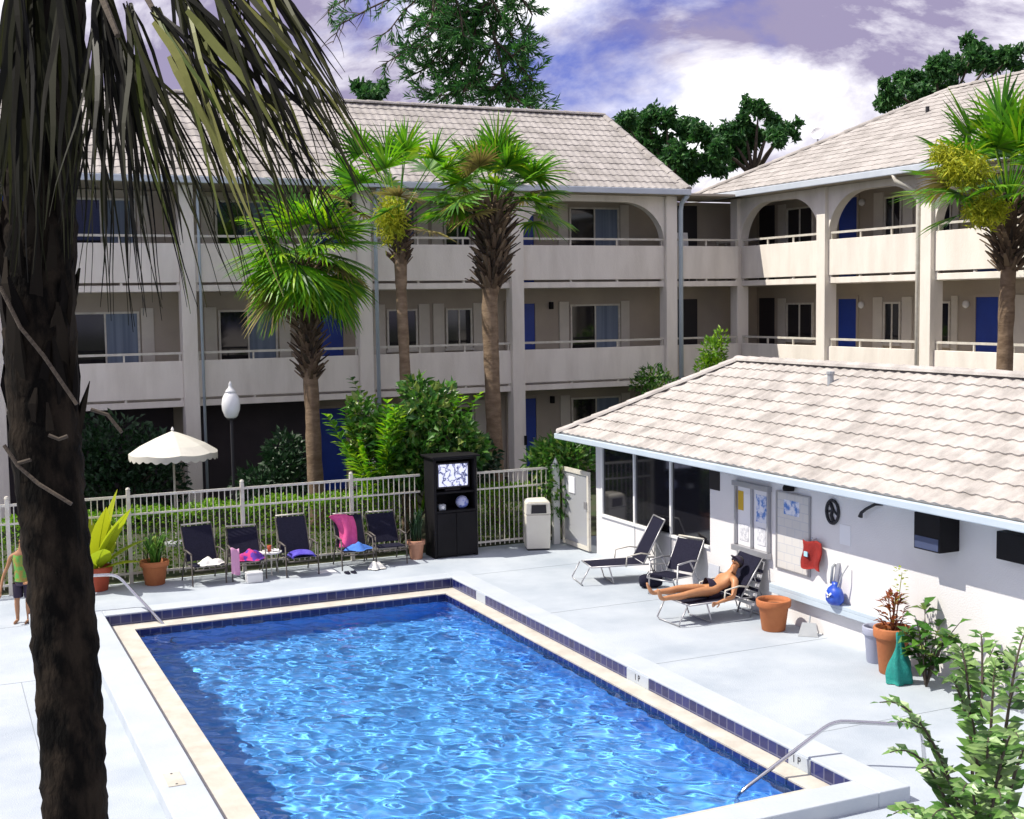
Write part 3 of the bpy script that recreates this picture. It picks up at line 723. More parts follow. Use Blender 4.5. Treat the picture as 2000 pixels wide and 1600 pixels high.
b = MB(); b.box(8.62, 9.30, 22.40, 22.6, 1.30, 1.80); b.box(8.8, 9.12, 22.42, 22.56, 1.252, 1.299); b.build('case', M['screen'], tv, bevel=.012)
sm = bpy.data.materials.new('tv_picture'); sm.use_nodes = True
tt = sm.node_tree; pb = tt.nodes['Principled BSDF']
co = tt.nodes.new('ShaderNodeTexCoord'); mpp = tt.nodes.new('ShaderNodeMapping'); mpp.inputs['Scale'].default_value = (1.0, 1, .45)
vo = tt.nodes.new('ShaderNodeTexVoronoi'); vo.feature = 'DISTANCE_TO_EDGE'; vo.inputs['Scale'].default_value = 8
no_ = tt.nodes.new('ShaderNodeTexNoise'); no_.inputs['Scale'].default_value = 7
rp = tt.nodes.new('ShaderNodeValToRGB'); rp.color_ramp.elements[0].position = .01; rp.color_ramp.elements[0].color = (.02, .03, .12, 1)
rp.color_ramp.elements[1].position = .12; rp.color_ramp.elements[1].color = (.60, .62, .85, 1)
tt.links.new(co.outputs['Object'], no_.inputs['Vector'])
mv = tt.nodes.new('ShaderNodeMix'); mv.data_type = 'VECTOR'; mv.inputs[0].default_value = .25
tt.links.new(co.outputs['Object'], mpp.inputs[0]); tt.links.new(mpp.outputs[0], mv.inputs[4]); tt.links.new(no_.outputs['Color'], mv.inputs[5]); tt.links.new(mv.outputs[1], vo.inputs['Vector'])
tt.links.new(vo.outputs['Distance'], rp.inputs[0]); tt.links.new(rp.outputs[0], pb.inputs['Emission Color']); pb.inputs['Emission Strength'].default_value = .8
pb.inputs['Base Color'].default_value = (.01, .01, .01, 1); pb.inputs['Roughness'].default_value = .2
b = MB(); b.box(8.665, 9.255, 22.394, 22.399, 1.345, 1.765); b.build('screen', sm, tv)
tag_ = thing('ball', 'pale blue ball lying on the shelf of the black cabinet', 'ball', (9.14, 22.42, .901)); b = MB(); prf = [(0, 0)] + [(.125 * math.sin(math.pi * k / 10), .125 - .125 * math.cos(math.pi * k / 10)) for k in range(1, 10)] + [(0, .25)]
b.lathe(prf, (9.14, 22.42, .901), 16); b.build('shell', mat('pale_ball', (.45, .48, .68), .4, (.14, .18, .5), 6, 2, lo=.45, hi=.52), tag_, smooth=True)
tag_ = thing('radio', 'small grey radio on the left of the cabinet shelf', 'radio', (8.70, 22.38, .901)); b = MB(); b.box(8.64, 8.78, 22.33, 22.43, .902, 1.02); b.build('case', M['grey'], tag_, bevel=.02)
b = MB(); b.lathe([(.0, 0), (.035, .0), (.03, .012), (0, .014)], (0, 0, 0), 12); b.v = [Vector((v.x + 8.71, 22.33 - v.z, v.y + .96)) for v in b.v]; b.build('dial', M['paper'], tag_)

# pots
def pot(name, label, loc, r, h, m, plant=True):
    t = thing(name, label, 'flower pot', loc)
    b = MB(); b.lathe([(r * .68, 0), (r * .72, .01), (r * .90, h * .74), (r * .93, h * .76), (r * 1.03, h * .77), (r * 1.06, h * .8), (r * 1.08, h * .97), (r * 1.04, h), (r * .95, h), (r * .92, h * .86), (r * .88, h * .80)], (0, 0, 0), 28)
    b.build('body', m, t, smooth=True, local=True)
    b = MB(); b.lathe([(r * .885, h * .8), (0, h * .83)], (0, 0, 0), 20); b.build('soil', M['soil'], t, local=True)
    return t
def pot_plant(t, name, m, z, fn): 
    b = MB(); fn(b); return b.build(name, m, t, local=True)
p1 = pot('terracotta_pot', 'orange terracotta pot with thin green leaves left of the chairs', (3.42, 22.62, 0), .235, .42, M['terra'])
p2 = pot('terracotta_pot', 'red terracotta pot with yellow-green banana leaves beside the palm trunk', (2.45, 22.6, 0), .25, .42, M['terra_red'])
p3 = pot('terracotta_pot', 'pale terracotta pot standing left of the black cabinet', (8.22, 22.5, 0), .165, .36, M['terra_pale'])
p4 = pot('terracotta_pot', 'large empty orange terracotta pot beside the sunbather', (11.0, 15.08, 0), .236, .455, M['terra'])
p5 = pot('terracotta_pot', 'tall orange terracotta pot with red-leaved plant near the wall', (11.05, 12.62, 0), .225, .60, M['terra'])
p6 = pot('grey_pot', 'bluish grey plastic pot half hidden behind the tall plant pot', (11.2, 13.1, 0), .17, .48, mat('blue_grey_plastic', (.34, .36, .46), .5))
def grassy(b, n, L, sp, z0, w=.012, seed=3):
    r = random.Random(seed)
    for _ in range(n):
        a = r.uniform(0, 6.283); d = Vector((math.cos(a), math.sin(a), 0)); l = L * r.uniform(.6, 1.1); s_ = sp * r.uniform(.3, 1.1)
        p0 = Vector((r.uniform(-.08, .08), r.uniform(-.08, .08), z0))
        pts = [p0, p0 + d * s_ * .3 + Vector((0, 0, l * .55)), p0 + d * s_ * .7 + Vector((0, 0, l * .85)), p0 + d * s_ * 1.15 + Vector((0, 0, l * .8))]
        b.strip(pts, [w * .7, w, w * .9, .001])
pot_plant(p1, 'leaves', M['bush'], .3, lambda b: grassy(b, 90, .62, .38, .32))
pot_plant(p3, 'leaves', M['shade_bush'], .3, lambda b: grassy(b, 34, .75, .2, .28, seed=5))
def banana(b):
    r = random.Random(4)
    for ang, el, L, w in ((10, 78, 1.45, .21), (-40, 66, 1.35, .24), (60, 55, 1.0, .22), (165, 66, 1.25, .21), (110, 74, 1.1, .2), (-85, 50, .85, .2), (-10, 45, 1.0, .22), (200, 48, .8, .18), (-60, 78, 1.2, .22), (-25, 28, .8, .17)):
        a, e = R_(ang), R_(el); d = Vector((math.cos(a) * math.cos(e), math.sin(a) * math.cos(e), math.sin(e)))
        p = Vector((0, 0, .32)); pts = []; q = p.copy()
        for k in range(9):
            pts.append(q.copy()); q += d * L / 8; d = (d + Vector((0, 0, -.085)) ).normalized()
        side = d.cross(Vector((0, 0, 1))).normalized(); nn_ = side.cross(d)
        ws = [.01, .02, w * .7, w, w, w * .9, w * .7, w * .4, .004]
        b.strip(pts, ws)
        b.tube(pts, [.012, .012, .01, .008, .007, .006, .005, .004, .002], 5)
pot_plant(p2, 'leaves', M['banana'], .3, banana)
def croton(b):
    r = random.Random(8)
    for k in range(150):
        z = .48 + r.random() ** 1.2 * .52; rad = .05 + .26 * (1 - abs((z - .68) / .42) ** 1.5) * r.random() if z < 1.1 else .03
        a = r.uniform(0, 6.28); p = Vector((math.cos(a) * rad * .5, math.sin(a) * rad * .5, z)); d = Vector((math.cos(a), math.sin(a), r.uniform(-.1, .9)))
        b.leaf(p, d, Vector((0, 0, 1)), r.uniform(.09, .17), r.uniform(.02, .034), .1)
    for k in range(4): b.tube([(0, 0, .45), (r.uniform(-.05, .05), r.uniform(-.05, .05), .7), (r.uniform(-.1, .1), r.uniform(-.1, .1), .95)], .008, 5)
pot_plant(p5, 'leaves', M['red_leaf'], .4, croton)
def sprig(b):
    r = random.Random(2)
    b.tube([(0.02, 0, .5), (.05, -.05, .95), (.04, -.12, 1.32)], .005, 5)
    for k in range(34):
        z = r.uniform(.9, 1.36); a = r.uniform(0, 6.28); d = Vector((math.cos(a), math.sin(a), r.uniform(-.2, .6)))
        b.leaf(Vector((.045, -.09, z)) + d * .05, d, Vector((0, 0, 1)), r.uniform(.04, .07), .02)
pot_plant(p5, 'tall_sprig', M['banana'], .4, sprig)
# leafy clump and the teal cloth beside the tall pot
def leafy(name, label, loc, n, hh, rr, L, w, m, cat='plant', seed=1, stems=7, group=None):
    t = thing(name, label, cat, loc, 0, group); r = random.Random(seed); b = MB(); s_ = MB()
    for k in range(stems):
        a = r.uniform(0, 6.28); e = Vector((math.cos(a) * rr * r.uniform(.3, .9), math.sin(a) * rr * r.uniform(.3, .9), hh * r.uniform(.6, 1)))
        pts = [Vector((0, 0, 0)), e * .5 + Vector((0, 0, hh * .15)), e]; s_.tube(pts, [.012, .009, .004], 5)
        for j in range(n // stems):
            f = r.uniform(.25, 1.05); p = pts[1] * (2 * f * (1 - f)) + e * (f * f); a2 = r.uniform(0, 6.28)
            d = Vector((math.cos(a2), math.sin(a2), r.uniform(-.5, .6))); b.leaf(p, d, Vector((r.uniform(-.3, .3), r.uniform(-.3, .3), 1)), L * r.uniform(.6, 1.1), w * r.uniform(.7, 1.1), .08)
    s_.build('stems', M['wood'], t, local=True); b.build('leaves', m, t, local=True); return t
leafy('leafy_plant', 'green broad-leaved plant spilling beside the tall terracotta pot', (11.0, 11.95, 0), 110, .95, .5, .24, .075, M['bush'], seed=6, stems=9)
leafy('leafy_plant', 'low yellow-green plant at the wall foot in front of the shrub', (11.1, 11.2, 0), 120, .75, .6, .2, .05, M['shrub'], seed=9, stems=9)
c = thing('teal_cloth', 'teal cloth bundle hanging down beside the tall terracotta pot', 'cloth', (10.82, 12.22, 0))
def tealf(u, v):
    a = u * 6.283; rr = .15 - .085 * v + .03 * math.sin(a * 5 + v * 5) * (1.1 - v) + .03 * math.sin(v * 6)
    return (10.82 + rr * math.cos(a), 12.22 + rr * math.sin(a) * .8, .01 + v * .60 + .05 * math.sin(a * 2 + 1) * v)
cloth(tealf, 36, 10, .008).build('cloth', M['teal'], c, smooth=True)
c = thing('wedge', 'grey dustpan lying on the deck behind the empty pot', 'wedge', (11.22, 14.55, 0))  # small grey wedge-shaped piece with a short handle
b = MB(); b.add([(11.08, 14.62, .004), (11.3, 14.42, .004), (11.36, 14.56, .004), (11.2, 14.72, .004), (11.30, 14.45, .02), (11.36, 14.56, .17), (11.22, 14.70, .17), (11.10, 14.63, .02)], [(0, 3, 2, 1), (1, 2, 5, 4), (2, 3, 6, 5), (3, 0, 7, 6), (0, 1, 4, 7), (4, 5, 6, 7)])
b.build('pan', M['grey'], c)
b = MB(); b.tube([(11.29, 14.63, .15), (11.36, 14.70, .24)], .014, 6); b.build('handle', M['grey'], c)

# ------------------------------------------------ chairs along the fence
def chair(name, label, loc, rz, bh=.98, group='dark mesh chairs in the row along the fence', lounge=False, fm=None):
    """front faces -y; tubular frame, navy mesh"""
    fm = fm or M['bronze']; t = thing(name, label, 'chair', loc, rz, group); w = .275
    sz = .34; fy = -.55 if lounge else -.42
    bt = Vector((0, .36, bh)); bb = Vector((0, .06, sz))
    def sheet(a, c_, nm):
        b = MB(); a, c_ = Vector(a), Vector(c_); n = Vector((1, 0, 0)).cross(c_ - a).normalized(); 
        b.slab((a + c_) / 2, Vector((w - .015, 0, 0)), (c_ - a) / 2, n * .008); return b.build(nm, M['navy'], t, local=True)
    sheet(bb + Vector((0, .015, .03)), bt - Vector((0, .01, .03)), 'backrest')
    sheet((0, fy + .03, sz + .01), (0, .04, sz - .01), 'seat')
    b = MB()
    for s_ in (-w, w): b.tube([(s_, fy, sz - .05), (s_, fy + .02, sz), (s_, .06, sz - .015), (s_, .36, bh - .03), (s_ * .93, .375, bh)], .013, 8)
    b.tube([(-w, fy, sz - .05), (w, fy, sz - .05)], .013, 8)
    b.build('frame', fm, t, smooth=True, local=True)
    b = MB(); b.tube([(-w * .96, .375, bh + .004), (w * .96, .375, bh + .004)], .016, 8); b.build('top_rail', M['white_metal'], t, smooth=True, local=True)
    for s_ in (-w - .02, w + .02):
        b = MB(); b.tube([(s_, fy + .1, sz + .22), (s_, .0, sz + .24), (s_, .16, sz + .22)], .016, 8); b.build('armrest', fm, t, smooth=True, local=True)
        b = MB(); b.tube([(s_, fy + .1, sz + .21), (s_, fy + .06, .02), (s_, fy + .06, .008)], .013, 8); b.build('leg', fm, t, smooth=True, local=True)
        b = MB(); b.tube([(s_, -.02, sz + .225), (s_, .2, sz - .1), (s_, .3, .008)], .013, 8); b.build('leg', fm, t, smooth=True, local=True)
    return t
chs = [((4.22, 22.42, 0), .10, .97, 'dark mesh chair with a white towel on its seat, leftmost of the row'),
       ((4.98, 22.46, 0), -.05, .86, 'dark mesh chair holding the pink and purple patterned towel'),
       ((5.88, 22.36, 0), .03, 1.00, 'dark mesh chair with a folded purple-blue towel on its seat'),
       ((6.95, 22.42, 0), -.04, .93, 'dark mesh chair under the tall pink draped towel'),
       ((7.62, 22.5, 0), -.03, .90, 'empty dark mesh chair between the pink towel and the pale pot')]
for l, rz, bh, lb in chs: chair('patio_chair', lb, l, rz, bh)
def heap(cx, cy, z, rx, ry, h, seed, m, name, label, cat='towel', n=22, folds=5):
    t = thing(name, label, cat, (cx, cy, z))
    def f(u, v):
        a = u * 6.2832; r = 1 - v
        k = 1 + .16 * math.sin(a * folds + seed) + .1 * math.sin(a * 3 + seed * 2)
        q = Vector((math.cos(a) * rx * r * k, math.sin(a) * ry * r * k, 0))
        zz = h * (1 - r ** 2) * (.8 + .35 * noise.noise(Vector((q.x * 7 + seed, q.y * 7, 0)))) + .03 * noise.noise(q * 14 + Vector((seed, 0, 0))) * (1 - r * .6)
        return Vector((cx, cy, z + .006 + max(0, zz))) + q
    cloth(f, n * 2, 9, .006).build('cloth', m, t, smooth=True); return t
heap(4.30, 22.16, .352, .22, .18, .13, 1.0, M['white_towel'], 'towel', 'crumpled white towel on the leftmost dark chair')
pm = mat('patterned_towel', (.48, .03, .18), .9, (.10, .03, .32), 7, 2, .4, 60, lo=.47, hi=.52)
t = heap(5.0, 22.24, .352, .26, .21, .20, 2.2, pm, 'towel', 'pink and purple patterned towel heaped on the second chair')
def hang(x0, x1, y, z1, z0, seed, out=.05, amp=.02):
    def f(u, v):
        return Vector((x0 + (x1 - x0) * u, y - out * (1 - v) ** .5 * 1 + amp * math.sin(u * 9 + seed) * (1 - v * .5), z0 + (z1 - z0) * v + .02 * math.sin(u * 5 + seed)))
    return f
c = thing('towel', 'pale pink towel hanging over the left arm of the second chair', 'towel', (4.72, 22.1, .2))
cloth(hang(4.62, 4.76, 21.98, .62, .16, 1, .03, .012), 8, 8, .012).build('cloth', mat('pale_pink_towel', (.60, .30, .48), .9), c, smooth=True)
b = MB()
t = thing('towel', 'folded purple-blue towel on the seat of the third chair', 'towel', (5.9, 22.14, .352))
heap_f = lambda u, v: Vector((5.68 + .44 * u, 21.92 + .36 * v + .02 * math.sin(u * 7), .358 + .11 * math.sin(math.pi * u) ** .4 * (0.55 + .45 * math.sin(math.pi * min(1, v * 1.1)) ** .5)))
cloth(heap_f, 14, 12, .03).build('cloth', M['purple_towel'], t, smooth=True)
c = thing('towel', 'tall bright pink towel draped over a chair back', 'towel', (6.8, 22.6, .4))
def pinkf(u, v):      # gathered over the back corner, narrowing and twisting down to the seat
    zt = .98 - .62 * v; w = .20 - .05 * math.sin(v * 3.0) - .03 * v; cx_ = 6.76 + .14 * v + .05 * math.sin(v * 4)
    a = u * math.pi * 1.25 - .2
    fold = .022 * math.sin(u * 17 + v * 3)
    return Vector((cx_ - math.cos(a) * (w + fold), 22.50 - .12 * v - math.sin(a) * (.11 + fold), zt + .03 * math.sin(u * 6) - .10 * max(0, .25 - v) * abs(u - .5) * 4))
cloth(pinkf, 30, 16, .012).build('cloth', M['pink'], c, smooth=True)
heap(6.98, 22.2, .352, .27, .20, .12, 3.4, M['blue_towel'], 'towel', 'blue towel bunched on the seat below the pink towel')
heap(7.24, 21.95, .012, .15, .13, .17, 4.4, M['white_towel'], 'towel', 'white towel dropped on the deck beside the blue towel')
def side_table(name, label, x, y, h=.42):
    t = thing(name, label, 'side table', (x, y, 0))
    b = MB(); b.lathe([(.2, h - .03), (.21, h - .02), (.21, h), (0, h)], (x, y, 0), 18); b.build('tabletop', M['white'], t)
    for k in range(3):
        a = k * 2.094 + .4; b = MB(); b.tube([(x + .1 * math.cos(a), y + .1 * math.sin(a), h - .03), (x + .17 * math.cos(a), y + .17 * math.sin(a), .005)], .011, 6); b.build('leg', M['white_metal'], t)
side_table('side_table', 'small round white table between the second and third chairs', 5.42, 22.45)
t = thing('cup', 'small red cup on the round white table by the chairs', 'cup', (5.40, 22.42, .421)); b = MB(); b.lathe([(.03, .001), (.042, .11), (.036, .11), (.026, .012)], (5.40, 22.42, .421), 12); b.build('body', M['terra_red'], t, smooth=True)
t = thing('napkins', 'crumpled white napkins beside the red cup', 'napkins', (5.5, 22.4, .421)); heapb = cloth(lambda u, v: Vector((5.43 + .14 * u, 22.33 + .12 * v, .425 + .05 * abs(noise.noise(Vector((u * 3, v * 3, 1)))) + .01)), 8, 8, .004); heapb.build('paper', M['paper'], t)
t = thing('cool_box', 'small white box on the deck before the second chair', 'box', (5.0, 21.95, 0)); b = MB(); b.box(4.86, 5.14, 21.86, 22.02, .002, .15); b.build('body', M['white'], t, bevel=.015)
b = MB(); b.box(4.855, 5.145, 21.855, 22.025, .153, .185); b.build('lid', M['white'], t, bevel=.01)
t = thing('book', 'open white book lying on the deck by the third chair', 'book', (6.35, 22.1, 0)); b = MB()
b.add([(6.2, 22.02, .012), (6.36, 21.99, .03), (6.36, 22.2, .03), (6.2, 22.22, .012), (6.52, 22.0, .012), (6.52, 22.21, .012), (6.2, 22.02, .002), (6.52, 22.0, .002), (6.52, 22.21, .002), (6.2, 22.22, .002)], [(0, 1, 2, 3), (1, 4, 5, 2), (6, 9, 8, 7), (0, 6, 7, 4, 1), (3, 2, 5, 8, 9), (0, 3, 9, 6), (4, 7, 8, 5)]); b.build('pages', M['paper'], t)
t = thing('sandals', 'pair of dark sandals on the deck before the third chair', 'sandals', (6.7, 21.85, 0))
for dx in (0, .12):
    b = MB(); b.lathe([(.045, .001), (.05, .012), (.045, .02)], (6.66 + dx, 21.85, 0), 12, 1, 2.4); s1 = b.build('sandal', M['navy'], t, smooth=True)
    b = MB(); b.tube([(6.62 + dx, 21.84, .02), (6.66 + dx, 21.80, .055), (6.70 + dx, 21.84, .02)], .007, 6); b.build('strap', M['slate'], s1)

# ------------------------------------------------ sun loungers by the pool house
def lounger(label, loc, rz, back_len=.86, back_el=64):
    """axis along +x, foot end at x=0, hinge at x=1.08"""
    t = thing('sun_lounger', label, 'sun lounger', loc, rz, 'sun loungers on the deck by the pool house'); w = .30; h = .31; hx = 1.08
    e = R_(back_el); bt = Vector((hx + back_len * math.cos(e), 0, h + back_len * math.sin(e)))
    b = MB()
    for s_ in (-w, w): b.tube([(.16, s_, h), (hx + .02, s_, h), (hx + .45, s_, h - .01)], .014, 8)
    b.tube([(.16, -w, h), (.16, w, h)], .014, 8)
    for s_ in (-w, w): b.tube([(hx, s_, h + .004), (bt.x, s_, bt.z)], .013, 8)
    b.tube([(bt.x, -w, bt.z), (bt.x, w, bt.z)], .014, 8)
    b.build('frame', M['alu'], t, smooth=True, local=True)
    b = MB(); b.slab(((.18 + hx) / 2, 0, h + .004), ((hx - .18) / 2, 0, 0), (0, w - .03, 0), (0, 0, .007)); b.build('seat', M['navy'], t, local=True)
    d = (bt - Vector((hx, 0, h))).normalized(); b = MB()
    b.slab((Vector((hx, 0, h)) + bt) / 2, d * (back_len / 2 - .02), (0, w - .03, 0), Vector((0, 1, 0)).cross(d) * .007); b.build('backrest', M['navy'], t, local=True)
    b = MB(); b.tube([(.12, -w, h - .01), (-.02, -w * .97, .05), (.0, -w * .9, .014), (.0, w * .9, .014), (-.02, w * .97, .05), (.12, w, h - .01)], .012, 8); b.build('leg', M['alu'], t, smooth=True, local=True)
    for x in (.55, hx + .38):
        b = MB(); b.tube([(x - .08, -w, h - .01), (x, -w, .03), (x, -w * .93, .013), (x, w * .93, .013), (x, w, .03), (x - .08, w, h - .01)], .012, 8); b.build('leg', M['alu'], t, smooth=True, local=True)
    for s_ in (-w - .03, w + .03):
        b = MB(); b.tube([(hx - .32, s_, h - .02), (hx - .3, s_, h + .16), (hx - .05, s_, h + .2), (hx + .12, s_, h + .17)], .013, 8); b.build('armrest', M['white_metal'], t, smooth=True, local=True)
    b = MB(); q = Vector((hx, 0, h)) + d * back_len * .55
    b.tube([(q.x, -w + .02, q.z), (hx + .42, -w + .02, h - .02)], .009, 6); b.tube([(q.x, w - .02, q.z), (hx + .42, w - .02, h - .02)], .009, 6)
    b.build('back_support', M['alu'], t, smooth=True, local=True)
    return t
lounger('empty dark sun lounger with raised back in front of the pool house windows', (9.95, 19.22, 0), R_(-12), .84, 62)
LB = (9.86, 16.10, 0)
lounger('dark sun lounger carrying the sunbathing man', LB, R_(2), .76, 54)
chair('patio_chair', 'dark mesh chair turned against the wall below the rightmost window', (11.0, 17.72, 0), R_(-72), .88, group='dark mesh chairs near the pool house wall', fm=M['alu'])
t = thing('duffel_bag', 'small dark bag on the deck between the loungers', 'bag', (10.85, 18.3, 0)); b = MB(); b.lathe([(0, -.2), (.09, -.19), (.115, -.12), (.12, 0), (.115, .12), (.09, .19), (0, .2)], (0, 0, 0), 14)
b.v = [Vector((10.85 + v.z * .94 + v.x * .2, 18.3 + v.x * .9 - v.z * .2, .118 + v.y)) for v in b.v]; b.build('body', M['navy'], t, smooth=True)
b = MB(); b.tube([(10.75, 18.28, .22), (10.8, 18.26, .3), (10.9, 18.26, .3), (10.95, 18.26, .22)], .008, 6); b.build('strap', M['slate'], t)
t = thing('towel', 'grey sheet hanging at the wall end of the window panels', 'towel', (11.36, 17.22, 0)); cloth(lambda u, v: Vector((11.38 - .02 * math.sin(v * 3), 17.02 + .30 * u, .12 + .42 * v)), 6, 6, .02).build('cloth', mat('grey_sheet', (.45, .47, .52), .9), t)  # plain grey upright sheet with a slight bow
t = thing('slatted_chair', 'folded chair with pale slats leaning on the wall behind the sunbather', 'chair', (11.25, 16.0, 0))
b = MB()
for y in (15.83, 16.17): b.tube([(11.12, y, .01), (11.38, y, .82)], .014, 8)
b.tube([(11.38, 15.83, .82), (11.38, 16.17, .82)], .014, 8); b.build('frame', M['alu'], t, smooth=True)
for k in range(8):
    z = .2 + k * .07; x = 11.12 + .26 * (z - .01) / .81 - .02
    b = MB(); b.slab((x, 16.0, z), (.006, 0, .022), (0, .19, 0), (.022, 0, -.006)); b.build('slat', M['navy'] if k % 2 else M['white'], t)

# ------------------------------------------------ things on the pool house wall
WX = PHX - .001
t = thing('notice_board', 'glazed grey-framed notice board with papers on the white wall', 'notice board', (PHX, 16.2, .95))
b = MB(); y0, y1, z0, z1 = 15.76, 16.66, .97, 1.90
b.box(WX - .06, WX, y0, y0 + .04, z0, z1); b.box(WX - .06, WX, y1 - .04, y1, z0, z1); b.box(WX - .09, WX, y0 - .02, y1 + .02, z1 + .001, z1 + .08); b.box(WX - .1, WX, y0 - .02, y1 + .02, z0 - .09, z0 - .001); b.box(WX - .055, WX, 16.19, 16.23, z0, z1)
fr_ = b.build('frame', M['alu'], t, bevel=.006)
b = MB(); b.box(WX - .012, WX - .002, y0 + .041, y1 - .041, z0 + .001, z1 - .002); b.build('back_panel', M['paper'], t)
ylw = mat('yellow_paper', (.55, .36, .03), .8); blp = mat('blue_printed_paper', (.10, .22, .55), .8, (.70, .72, .8), 9, 3, lo=.42, hi=.55); grp = mat('printed_paper', (.70, .70, .72), .8, (.45, .46, .5), 22, 3, lo=.45, hi=.62)
for ya, yb, za, zb, mm_ in ((16.46, 16.60, 1.52, 1.82, ylw), (15.86, 16.12, 1.40, 1.82, blp), (16.26, 16.44, 1.5, 1.8, M['paper']), (16.32, 16.56, 1.05, 1.3, grp), (15.88, 16.1, 1.05, 1.32, grp)):
    b = MB(); b.box(WX - .02, WX - .0125, ya, yb, za, zb); b.build('notice', mm_, t)
t = thing('wall_map', 'faded framed site plan on the white wall right of the notice board', 'poster', (PHX, 15.2, .78))
gm = tile_mat('map_print', (.62, .60, .57), (.58, .57, .55), (.47, .48, .52), .19, .13, .35, .005)
b = MB(); b.box(WX - .02, WX, 14.83, 15.58, .80, 1.93); b.build('sheet', gm, t)
b = MB(); b.box(WX - .03, WX, 14.80, 14.828, .78, 1.95); b.box(WX - .03, WX, 15.582, 15.61, .78, 1.95); b.box(WX - .03, WX, 14.828, 15.582, 1.931, 1.95); b.box(WX - .03, WX, 14.828, 15.582, .78, .799); b.build('frame', M['alu'], t)
b = MB(); b.box(WX - .0225, WX - .0202, 15.05, 15.42, 1.62, 1.84); b.build('printed_emblem', blp, t)
t = thing('wall_lamp', 'small dark lamp mounted over the site plan', 'wall lamp', (PHX, 15.2, 1.95)); b = MB(); b.lathe([(.0, .09), (.07, .07), (.09, .02), (.085, -.02)], (WX - .1, 15.2, 2.02), 14); b.build('shade', M['black'], t, smooth=True); b = MB(); b.box(WX - .1, WX, 15.17, 15.23, 2.06, 2.09); b.build('arm', M['black'], t)
t = thing('wall_ornament', 'dark oval wreath ornament hanging on the white wall', 'ornament', (PHX, 14.3, 1.66))
b = MB(); pts = [(WX - .022, 14.30 + .13 * math.cos(a), 1.81 + .165 * math.sin(a)) for a in [6.2832 * k / 24 for k in range(25)]]
b.tube(pts, .022, 7); b.build('ring', M['slate'], t, smooth=True)
b = MB(); b.tube([(WX - .02, 14.35, 1.93), (WX - .02, 14.29, 1.84), (WX - .02, 14.33, 1.76), (WX - .02, 14.28, 1.68)], .026, 7); b.tube([(WX - .02, 14.2, 1.78), (WX - .02, 14.29, 1.84), (WX - .02, 14.39, 1.8)], .016, 6); b.build('figure', M['slate'], t, smooth=True)
t = thing('shower_arm', 'dark curved pipe sticking out high on the white wall', 'pipe', (PHX, 13.45, 1.9)); b = MB(); b.tube([(WX, 13.28, 2.06), (WX - .07, 13.36, 2.05), (WX - .1, 13.5, 1.97), (WX - .08, 13.62, 1.9), (WX - .08, 13.64, 1.84)], [.022, .022, .02, .022, .034], 9); b.build('arm', M['slate'], t, smooth=True)
t = thing('paper_notice', 'blank white paper taped to the wall below the wreath', 'notice', (PHX, 14.05, 1.42)); b = MB(); b.box(WX - .006, WX, 13.93, 14.16, 1.38, 1.66); b.build('sheet', M['paper'], t)
t = thing('towel', 'dark red towel hanging from a hook on the white wall', 'towel', (PHX, 14.68, 1.3))
cloth(lambda u, v: Vector((WX - .05 - .03 * math.sin(u * 8 + 1) * (1 - v * .5) - .03 * (1 - v), 14.47 + .42 * u + .02 * math.sin(v * 7), .93 + .40 * v + .02 * math.sin(u * 6))), 18, 12, .015).build('cloth', M['red_towel'], t, smooth=True)
b = MB(); b.box(WX - .115, WX - .1, 14.74, 14.82, 1.1, 1.17); b.build('badge', mat('light_blue_patch', (.35, .6, .75), .8), t)
b = MB(); b.tube([(WX, 14.68, 1.36), (WX - .07, 14.68, 1.35), (WX - .075, 14.68, 1.39)], .008, 6); tag_ = thing('hook', 'small metal hook behind the red towel', 'hook', (PHX, 14.68, 1.36)); b.build('shank', M['alu'], tag_)
t = thing('wall_phone', 'pale grey telephone handset shell on the white wall', 'telephone', (PHX, 14.2, .9))
b = MB(); b.prism([(WX, 14.14, 1.12), (WX, 14.28, 1.12), (WX, 14.30, .78), (WX, 14.2, .74)], (-.07, 0, 0)); b.build('body', M['white'], t, bevel=.015); b = MB(); b.tube([(WX - .08, 14.16, 1.1), (WX - .12, 14.17, 1.06), (WX - .1, 14.22, .82)], .02, 8); b.build('handset', M['grey'], t, smooth=True)
t = thing('beach_bag', 'shiny blue bag with white marks standing on the wall ledge', 'bag', (PHX - .08, 14.08, .56)); b = MB()
b.lathe([(.10, 0), (.145, .05), (.15, .14), (.11, .22), (.045, .27), (.05, .31), (.0, .30)], (PHX - .15, 14.08, .557), 20, .75, 1)
b.build('body', M['blue_bag'], t, smooth=True)
b = MB(); b.tube([(PHX - .15, 14.02, .80), (PHX - .12, 13.95, 1.0), (PHX - .05, 13.92, 1.12)], .01, 6); b.build('cord', M['grey'], t)
b = MB(); b.slab((PHX - .272, 14.1, .72), (.003, 0, .0), (0, .05, .04), (0, .008, -.01)); b.slab((PHX - .272, 14.05, .70), (.003, 0, .0), (0, .045, -.035), (0, .008, .01)); b.build('mark', M['paper'], t)
def wall_unit(label, y0, y1, z0, z1, d, vent):
    t = thing('wall_cabinet', label, 'wall cabinet', (PHX, (y0 + y1) / 2, z0)); b = MB(); b.box(WX - d, WX, y0, y1, z0, z1); b.build('case', M['black'], t, bevel=.008)
    if vent:
        b = MB(); b.box(WX - d - .006, WX - d - .0005, y0 + .02, y1 - .02, z0 + .02, z0 + .17); b.build('front_panel', mat('dark_blue_panel', (.05, .065, .13), .5), t)
    return t
wall_unit('black box cabinet with lighter lower panel fixed under the eave', 11.89, 12.34, 1.66, 2.12, .32, True)
wall_unit('smaller black box under the eave at the right end of the wall', 10.72, 11.14, 1.72, 2.05, .16, False)

